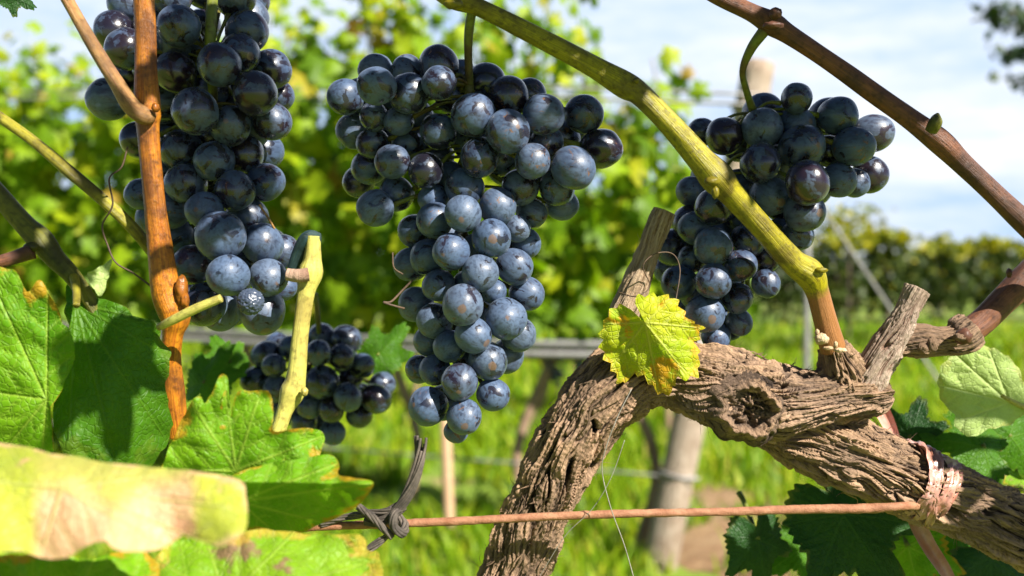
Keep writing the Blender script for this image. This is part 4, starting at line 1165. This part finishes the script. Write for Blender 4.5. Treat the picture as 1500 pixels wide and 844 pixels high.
# D: upright bright leaf, long lobes
lD = thing("vine_leaf", P(330, 690, .30), "bright green leaf with long upright lobes before the shaded bunch", "leaf", LG)
traced_leaf(lD, L_BRIGHT, [(255, 640), (275, 598), (292, 580), (302, 590), (322, 552), (334, 556), (324, 590), (320, 622), (338, 612), (346, 578), (366, 572), (396, 577), (400, 606), (402, 632), (430, 628), (468, 630), (474, 650), (464, 672), (440, 682), (400, 690), (360, 705), (300, 720), (250, 715), (236, 690)], (345, 690),
            plane(345, 660, .303, .002, .004, .002, .003), [(328, 556), (380, 575), (472, 640), (280, 590), (245, 690)], 22, 4, seed=4.0)
# E: folded leaf
lE = thing("vine_leaf", P(420, 730, .29), "green leaf folded along its rib with yellow edges left of the twine knot", "leaf", LG)
traced_leaf(lE, L_BRIGHT, [(340, 695), (390, 680), (440, 672), (480, 666), (498, 680), (496, 696), (520, 700), (545, 706), (540, 724), (510, 750), (470, 768), (430, 782), (380, 776), (345, 770), (335, 730)], (350, 735),
            lambda x, y: .288 + .016 * np.abs((y - 705 + (x - 350) * -.02) / 60) - .002 * (x - 400) / 100, [(545, 708), (490, 680), (470, 765), (400, 778)], 13, 4, seed=5.0)
# F: spotted leaf at the bottom
lF = thing("vine_leaf", P(380, 830, .27), "yellow-green leaf with purple-brown spots along the bottom edge", "leaf", LG)
traced_leaf(lF, L_SPOT, [(215, 850), (240, 800), (280, 785), (330, 780), (390, 776), (450, 782), (530, 785), (538, 806), (555, 812), (560, 845), (545, 900), (480, 950), (380, 960), (280, 940), (220, 900)], (330, 880),
            plane(380, 830, .272, .002, -.014, .001, .004), [(300, 785), (430, 780), (555, 820), (230, 820), (480, 940)], 20, 5, seed=6.0)
lG_ = thing("vine_leaf", P(100, 860, .26), "flat green leaf below the blurred yellow leaf at the bottom left", "leaf", LG)
traced_leaf(lG_, L_BRIGHT, [(-60, 820), (0, 815), (60, 812), (130, 818), (190, 806), (222, 815), (232, 840), (215, 900), (140, 950), (20, 950), (-60, 900)], (100, 900),
            plane(100, 840, .262, .002, -.014, .001, .004), [(0, 815), (140, 815), (230, 840), (-60, 860)], 16, 5, seed=7.0)
# G: the small autumn leaf on the cordon
lS = thing("vine_leaf", P(945, 470, .358), "small serrated yellow-green leaf with orange spots on the gnarled trunk", "leaf", LG)
traced_leaf(lS, L_AUTUMN, [(946, 475), (930, 440), (948, 432), (985, 436), (998, 452), (1012, 470), (1030, 480), (1020, 498), (1024, 520), (1022, 548), (1008, 555), (990, 556), (985, 572), (968, 578), (952, 562), (935, 548), (908, 562), (900, 545), (884, 520), (880, 490), (890, 462), (905, 448), (922, 452)], (945, 473),
            lambda x, y: .356 + .006 * np.abs((x - 945) * .7 + (y - 473) * -.5) / 60 + .004 * (y - 470) / 100, [(1020, 480), (1005, 548), (965, 575), (895, 540), (885, 475), (985, 438)], 30, 11, seed=8.0, spacing=26, vw=2.2)
cane(lS, "petiole", [(945, 473, .357, 3), (930, 480, .366, 3), (918, 500, .374, 3)], M_PALECANE, 24, 10)

# right-hand leaves
lP = thing("vine_leaf", P(1460, 570, .42), "pale green leaf seen from below at the right edge", "leaf", LG)
traced_leaf(lP, L_PALE, [(1505, 600), (1500, 565), (1492, 540), (1470, 518), (1440, 506), (1415, 508), (1398, 518), (1380, 535), (1374, 562), (1380, 588), (1396, 606), (1402, 628), (1425, 640), (1450, 628), (1480, 622)], (1478, 590),
            plane(1440, 560, .42, .004, .006, .006), [(1400, 520), (1380, 565), (1410, 615), (1450, 515)], 18, 5, seed=9.0)
cane(lP, "petiole", [(1468, 580, .421, 3), (1490, 592, .425, 4), (1530, 610, .43, 4)], M_PALECANE, 24, 10)

def free_leaf(px, py, d, size_px, ang, nrm, mat, label, seed, fold=.2, curl=.25, group=LG, petiole=True):
    o = thing("vine_leaf", P(px, py, d), label, "leaf", group)
    V, f, vein, E = fine_leaf(size_px * d / F, .25, fold, curl, seed)
    right, up = CM[:3, 0], CM[:3, 1]
    upv = right * sin(ang) + up * cos(ang)
    W = place_leaf(V, P(px, py, d), nrm, upv)
    mesh_obj("blade", W, f, mat, o, dict(vein=vein, edge=E, tone=0 * E))
    if petiole:
        a = np.array(P(px, py, d)); b = a - upv * size_px * d / F * .7 + np.array([0, .02, 0])
        V, f, s, cv = tube([tuple(a) + (.0012,), tuple((a + b) / 2 + np.array([0, .006, .004])) + (.0012,), tuple(b) + (.0014,)], 16, 10)
        mesh_obj("petiole", V, f, M_STALK, o, dict(cav=cv, s=s, th=0 * s))
    return o
camv = np.array([0, -1.0, 0.1])
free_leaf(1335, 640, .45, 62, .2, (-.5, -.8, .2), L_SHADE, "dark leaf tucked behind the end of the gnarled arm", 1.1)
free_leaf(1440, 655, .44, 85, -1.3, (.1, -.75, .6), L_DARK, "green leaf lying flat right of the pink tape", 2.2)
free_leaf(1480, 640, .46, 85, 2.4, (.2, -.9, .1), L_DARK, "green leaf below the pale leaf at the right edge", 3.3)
free_leaf(1235, 752, .43, 140, 2.6, (-.2, -.9, .35), L_SHADE, "big shaded leaf hanging under the gnarled arm", 4.4)
free_leaf(1110, 790, .45, 80, 2.9, (.3, -.9, .1), L_SHADE, "dark leaf hanging below the rusty wire, left of the big shaded leaf", 5.5)
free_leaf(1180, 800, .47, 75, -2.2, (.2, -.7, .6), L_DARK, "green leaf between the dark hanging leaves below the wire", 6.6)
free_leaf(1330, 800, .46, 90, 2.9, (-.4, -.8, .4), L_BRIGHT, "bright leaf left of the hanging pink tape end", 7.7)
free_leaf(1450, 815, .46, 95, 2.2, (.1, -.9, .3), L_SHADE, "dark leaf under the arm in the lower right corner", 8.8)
free_leaf(1400, 780, .48, 80, -2.6, (.3, -.8, .5), L_DARK, "green leaf showing right of the hanging pink tape end", 9.9)
free_leaf(1490, 690, .47, 70, 1.2, (.3, -.6, .8), L_SPOT, "yellow leaf at the right edge above the arm", 10.3)
free_leaf(555, 520, .52, 60, .6, (-.2, -.9, .3), L_DARK, "small dark leaf right of the shaded bunch", 11.3)
free_leaf(300, 560, .50, 70, .3, (-.3, -.8, .3), L_DARK, "dark leaf behind the orange cane and the upright lobes", 12.3)
free_leaf(335, 530, .52, 52, -.4, (.4, -.8, .5), L_DARK, "small green leaf left of the shaded bunch", 13.3)
free_leaf(15, -8, .36, 36, 2.0, (.2, -.9, .1), L_SHADE, "dark leaf tip in the upper left corner", 14.3)

# ------------------------------------------------------------------ wire, twine, tape, threads
wp = px_path([(380, 779, .363, 6), (460, 772, .363, 6), (560, 768, .363, 6), (680, 763, .363, 6), (800, 757, .364, 6), (900, 753, .365, 6), (1050, 750, .368, 6), (1180, 746, .371, 6.5), (1270, 745, .373, 7), (1340, 741, .378, 6), (1420, 742, .43, 6), (1560, 742, .46, 6)])
def wire_d(s, th, pos, r):
    g = .12 * perlin(np.stack([np.cos(th) * 1.5, np.sin(th) * 1.5, s * 300], -1)) + .06 * perlin(np.stack([np.cos(th) * 3, np.sin(th) * 3, s * 900], -1))
    return r * g, 0 * g
V, f, s, cv = tube(wp, 500, 18, wire_d)
wo = mesh_obj("rusty_wire", V, f, M_WIRE)
tag(wo, "thick rusty wire stretched across in front of the vine trunk", "wire")

tw = thing("twine_tie", P(575, 770, .36), "weathered grey twine knotted round the rusty wire with frayed end up", "twine")
def strands(parent, name, pts, n, spread, r, mat, seed, fray=0.0, twist=5.0):
    rg = np.random.default_rng(seed); mb = MB(); c = catmull(px_path([p + (1,) for p in pts]), 40)[:, :3]
    t, N, B = frames(c)
    for k in range(n):
        a = k / n * 2 * pi; L = 40 - int(rg.integers(0, 6) * (fray > 0))
        u = np.linspace(0, 1, 40)[:L]
        sp = spread * .36 / F * (1 + fray * u ** 4) * rg.uniform(.6, 1.1)
        q = c[:L] + N[:L] * (np.cos(a + twist * u) * sp)[:, None] + B[:L] * (np.sin(a + twist * u) * sp)[:, None]
        q += rg.normal(size=3) * .0003 * fray * (u ** 3)[:, None]
        V, f, s, cv = tube(np.hstack([q, np.full((L, 1), r * .36 / F)]), 60, 6); mb.add(V, f)
    return mb.build(name, mat, parent)
strands(tw, "tail", [(535, 762, .357), (555, 764, .356), (577, 752, .355), (597, 725, .354), (610, 692, .354), (616, 660, .355), (616, 638, .356)], 11, 6, 2.2, M_TWINE, 1, .35, 4)
strands(tw, "strand", [(470, 768, .362), (505, 758, .361), (535, 753, .358), (565, 749, .356), (590, 738, .356)], 6, 4, 2.0, M_TWINE, 2, .1, 6)
strands(tw, "knot", [(525, 742, .356), (545, 758, .353), (562, 775, .351), (575, 786, .352)], 6, 4, 2.6, M_TWINE, 3, 0, 4)
strands(tw, "knot", [(590, 745, .357), (578, 755, .351), (577, 772, .350), (590, 782, .352), (592, 770, .360), (582, 756, .364)], 6, 4.5, 2.8, M_TWINE, 4, 0, 4)
strands(tw, "loose_end", [(575, 780, .354), (558, 792, .352), (540, 805, .351), (530, 812, .351)], 6, 4, 1.9, M_TWINE, 5, .5, 3)

tape = thing("tie_tape", P(1350, 705, .37), "pink plastic tape wound round the gnarled arm with one end hanging", "tape")
def tape_band(name, base_px, tilt, wpx, rscale, seed, rot):
    """ribbon wound once around the arm"""
    i = base_px
    c = catmull(ARM, 200); k = int(np.argmin(np.abs([(q[0] / q[1]) * F + 750 - i for q in c[:, :3]])))
    cen, r = c[k, :3], c[k, 3]
    t, N, B = frames(c[:, :3]); t, N, B = t[k], N[k], B[k]
    n = 90; th = np.linspace(0, 2 * pi, n); m = 9; w = np.linspace(-.5, .5, m) * wpx * .39 / F
    T, W = np.meshgrid(th, w, indexing='ij')
    R = r * rscale * (1 + .03 * np.sin(3 * T + seed)) + .0007 * np.sin(W * 5200 + seed + 3 * np.cos(T)) + .0012 * perlin(np.stack([np.cos(T) * 4 + seed, np.sin(T) * 4, W * 900], -1))
    V = cen + t * (W + tilt * np.cos(T - rot) * r)[..., None] + R[..., None] * (N * np.cos(T)[..., None] + B * np.sin(T)[..., None])
    idx = np.arange(n * m).reshape(n, m)
    f = np.stack([idx[:-1, :-1], idx[1:, :-1], idx[1:, 1:], idx[:-1, 1:]], -1).reshape(-1, 4)
    return mesh_obj(name, V.reshape(-1, 3), f, M_TAPE, tape)
tape_band("band", 1332, .25, 20, 1.14, 1.0, .3)
tape_band("band", 1346, .05, 14, 1.17, 5.0, .9)
tape_band("band", 1366, -.15, 24, 1.15, 2.0, 1.2)
tape_band("band", 1352, .5, 15, 1.20, 4.0, 2.0)
def tape_tail(pts, wpx, mat, name, parent):
    c = catmull(px_path(pts), 60)[:, :3]; t, N, B = frames(c); m = 9
    w = np.linspace(-1, 1, m)
    rows = [c[i] + np.outer(w, (B[i] * cos(.3 + .01 * i) + N[i] * sin(.3 + .01 * i))) * wpx * .38 / F + np.outer((w ** 2) * .0035, N[i]) for i in range(60)]
    idx = np.arange(60 * m).reshape(60, m)
    f = np.stack([idx[:-1, :-1], idx[1:, :-1], idx[1:, 1:], idx[:-1, 1:]], -1).reshape(-1, 4)
    return mesh_obj(name, np.array(rows).reshape(-1, 3), f, mat, parent)
tape_tail([(1330, 728, .405, 1), (1338, 762, .405, 1), (1356, 798, .404, 1), (1382, 838, .404, 1), (1408, 890, .404, 1)], 17, M_TAPE, "tail", tape)
tape_tail([(1275, 585, .415, 1), (1292, 610, .413, 1), (1305, 640, .412, 1), (1318, 680, .41, 1)], 16, M_TAPE, "tail", tape)

def thin(name, pts, r, mat, label, cat, group=None):
    path = px_path([(a, b, d, r) for a, b, d in pts])
    V, f, s, cv = tube(path, 70, 6)
    o = mesh_obj(name, V, f, mat)
    return tag(o, label, cat, group)
thin("thread", [(925, 570, .352), (905, 610, .352), (888, 655, .353), (882, 690, .355), (895, 745, .357), (915, 800, .36), (932, 860, .362)], .8, M_THREAD, "pale thread hanging from the small autumn leaf past the trunk", "thread", "loose threads")
thin("thread", [(915, 645, .356), (895, 700, .357), (868, 745, .36), (828, 785, .363), (790, 845, .366)], .55, M_THREAD, "fine thread slanting across below the trunk fork", "thread", "loose threads")
thin("tendril", [(187, 215, .345), (178, 245, .345), (160, 262, .345), (165, 300, .345), (150, 330, .346), (158, 360, .347), (170, 385, .347), (195, 400, .347), (222, 420, .347)], 1.3, M_TENDRIL, "thin dark curling tendril left of the orange cane", "tendril", "dry tendrils")
thin("tendril", [(605, 410, .37), (590, 425, .37), (573, 442, .368), (562, 443, .367), (577, 448, .367), (592, 452, .37)], 1.8, M_TENDRIL, "dark looped tendril on the left flank of the middle bunch", "tendril", "dry tendrils")
thin("tendril", [(575, 370, .37), (577, 392, .37), (590, 402, .372)], 1.3, M_TENDRIL, "short dark tendril just above the looped tendril", "tendril", "dry tendrils")
thin("tendril", [(380, 300, .37), (392, 318, .37), (402, 335, .372)], 1.8, M_TANCANE, "short tan tendril on the right flank of the left bunch", "tendril", "dry tendrils")
thin("tendril", [(905, 428, .372), (930, 434, .366), (952, 420, .368), (942, 390, .365), (960, 372, .366), (985, 372, .37), (996, 395, .366), (990, 440, .362)], .9, M_TENDRIL, "wiry tendril curled round the pruned stub and the right bunch", "tendril", "dry tendrils")

# ------------------------------------------------------------------ canopy of unseen shoots added toward the sun to shade chosen spots
def shade_canopy(label, targets, seed, mat=L_DARK):
    rg = np.random.default_rng(seed)
    pts = [np.array(P(a, b, d)) + S * t for a, b, d, t, r in targets]
    o = thing("shade_shoot", pts[0], label, "shading shoot", "unseen shoots added for shade")
    # stem runs behind the leaves
    order = sorted(range(len(pts)), key=lambda i: pts[i][0])
    path = [tuple(pts[i] + np.array([0, .02, .03])) + (.004,) for i in order]
    V, f, s, cv = tube(path, 20 * len(path), 12); mesh_obj("stem", V, f, M_GREENCANE, o, dict(cav=cv, s=s, th=0 * s))
    for q, (a, b, d, t, r) in zip(pts, targets):
        V, f, vein, E = fine_leaf(r, .45, .15, .15, rg.random() * 20, 120, 10, 30)
        V = V - np.array([0, r * .25, 0])
        n = S + rg.normal(size=3) * .22
        W = place_leaf(V, q, n, np.array([rg.normal() * .5, .3, -1.0]))
        mesh_obj("leaf", W, f, mat, o, dict(vein=vein, edge=E, tone=0 * E))
shade_canopy("unseen leafy shoot added to shade the left bunch", [(300, 40, .36, .26, .030), (370, 75, .36, .22, .034), (300, 130, .36, .30, .022), (325, 205, .36, .28, .022), (385, 195, .36, .24, .020), (330, 280, .36, .27, .020), (225, 130, .345, .25, .014)], 1)
shade_canopy("unseen leafy shoot added to shade the middle bunch and yellow cane", [(520, 185, .36, .24, .015), (590, 225, .36, .27, .016), (560, 275, .365, .3, .012), (650, 255, .36, .24, .011), (760, 30, .36, .20, .012), (850, 82, .36, .22, .012), (930, 135, .36, .21, .011)], 2)
shade_canopy("unseen leafy shoot added to shade the right bunch", [(1060, 180, .38, .26, .036), (1130, 160, .38, .22, .032), (1215, 150, .38, .28, .028), (1030, 280, .38, .28, .028), (1095, 300, .385, .24, .026), (1030, 345, .38, .3, .016), (1300, 190, .37, .27, .03), (1290, 110, .36, .24, .03)], 3)
shade_canopy("unseen leafy shoot added to shade the arm end and lower right leaves", [(1455, 760, .39, .20, .032), (1250, 800, .43, .30, .036), (1440, 830, .45, .30, .045), (1130, 830, .45, .34, .03)], 4)
shade_canopy("unseen leafy shoot added to shade the low bunch and left edge", [(440, 545, .49, .42, .036), (510, 560, .49, .38, .034), (160, 560, .33, .24, .030), (30, 320, .335, .26, .022), (90, 390, .335, .26, .018), (480, 610, .49, .45, .03), (390, 590, .49, .47, .03)], 5)
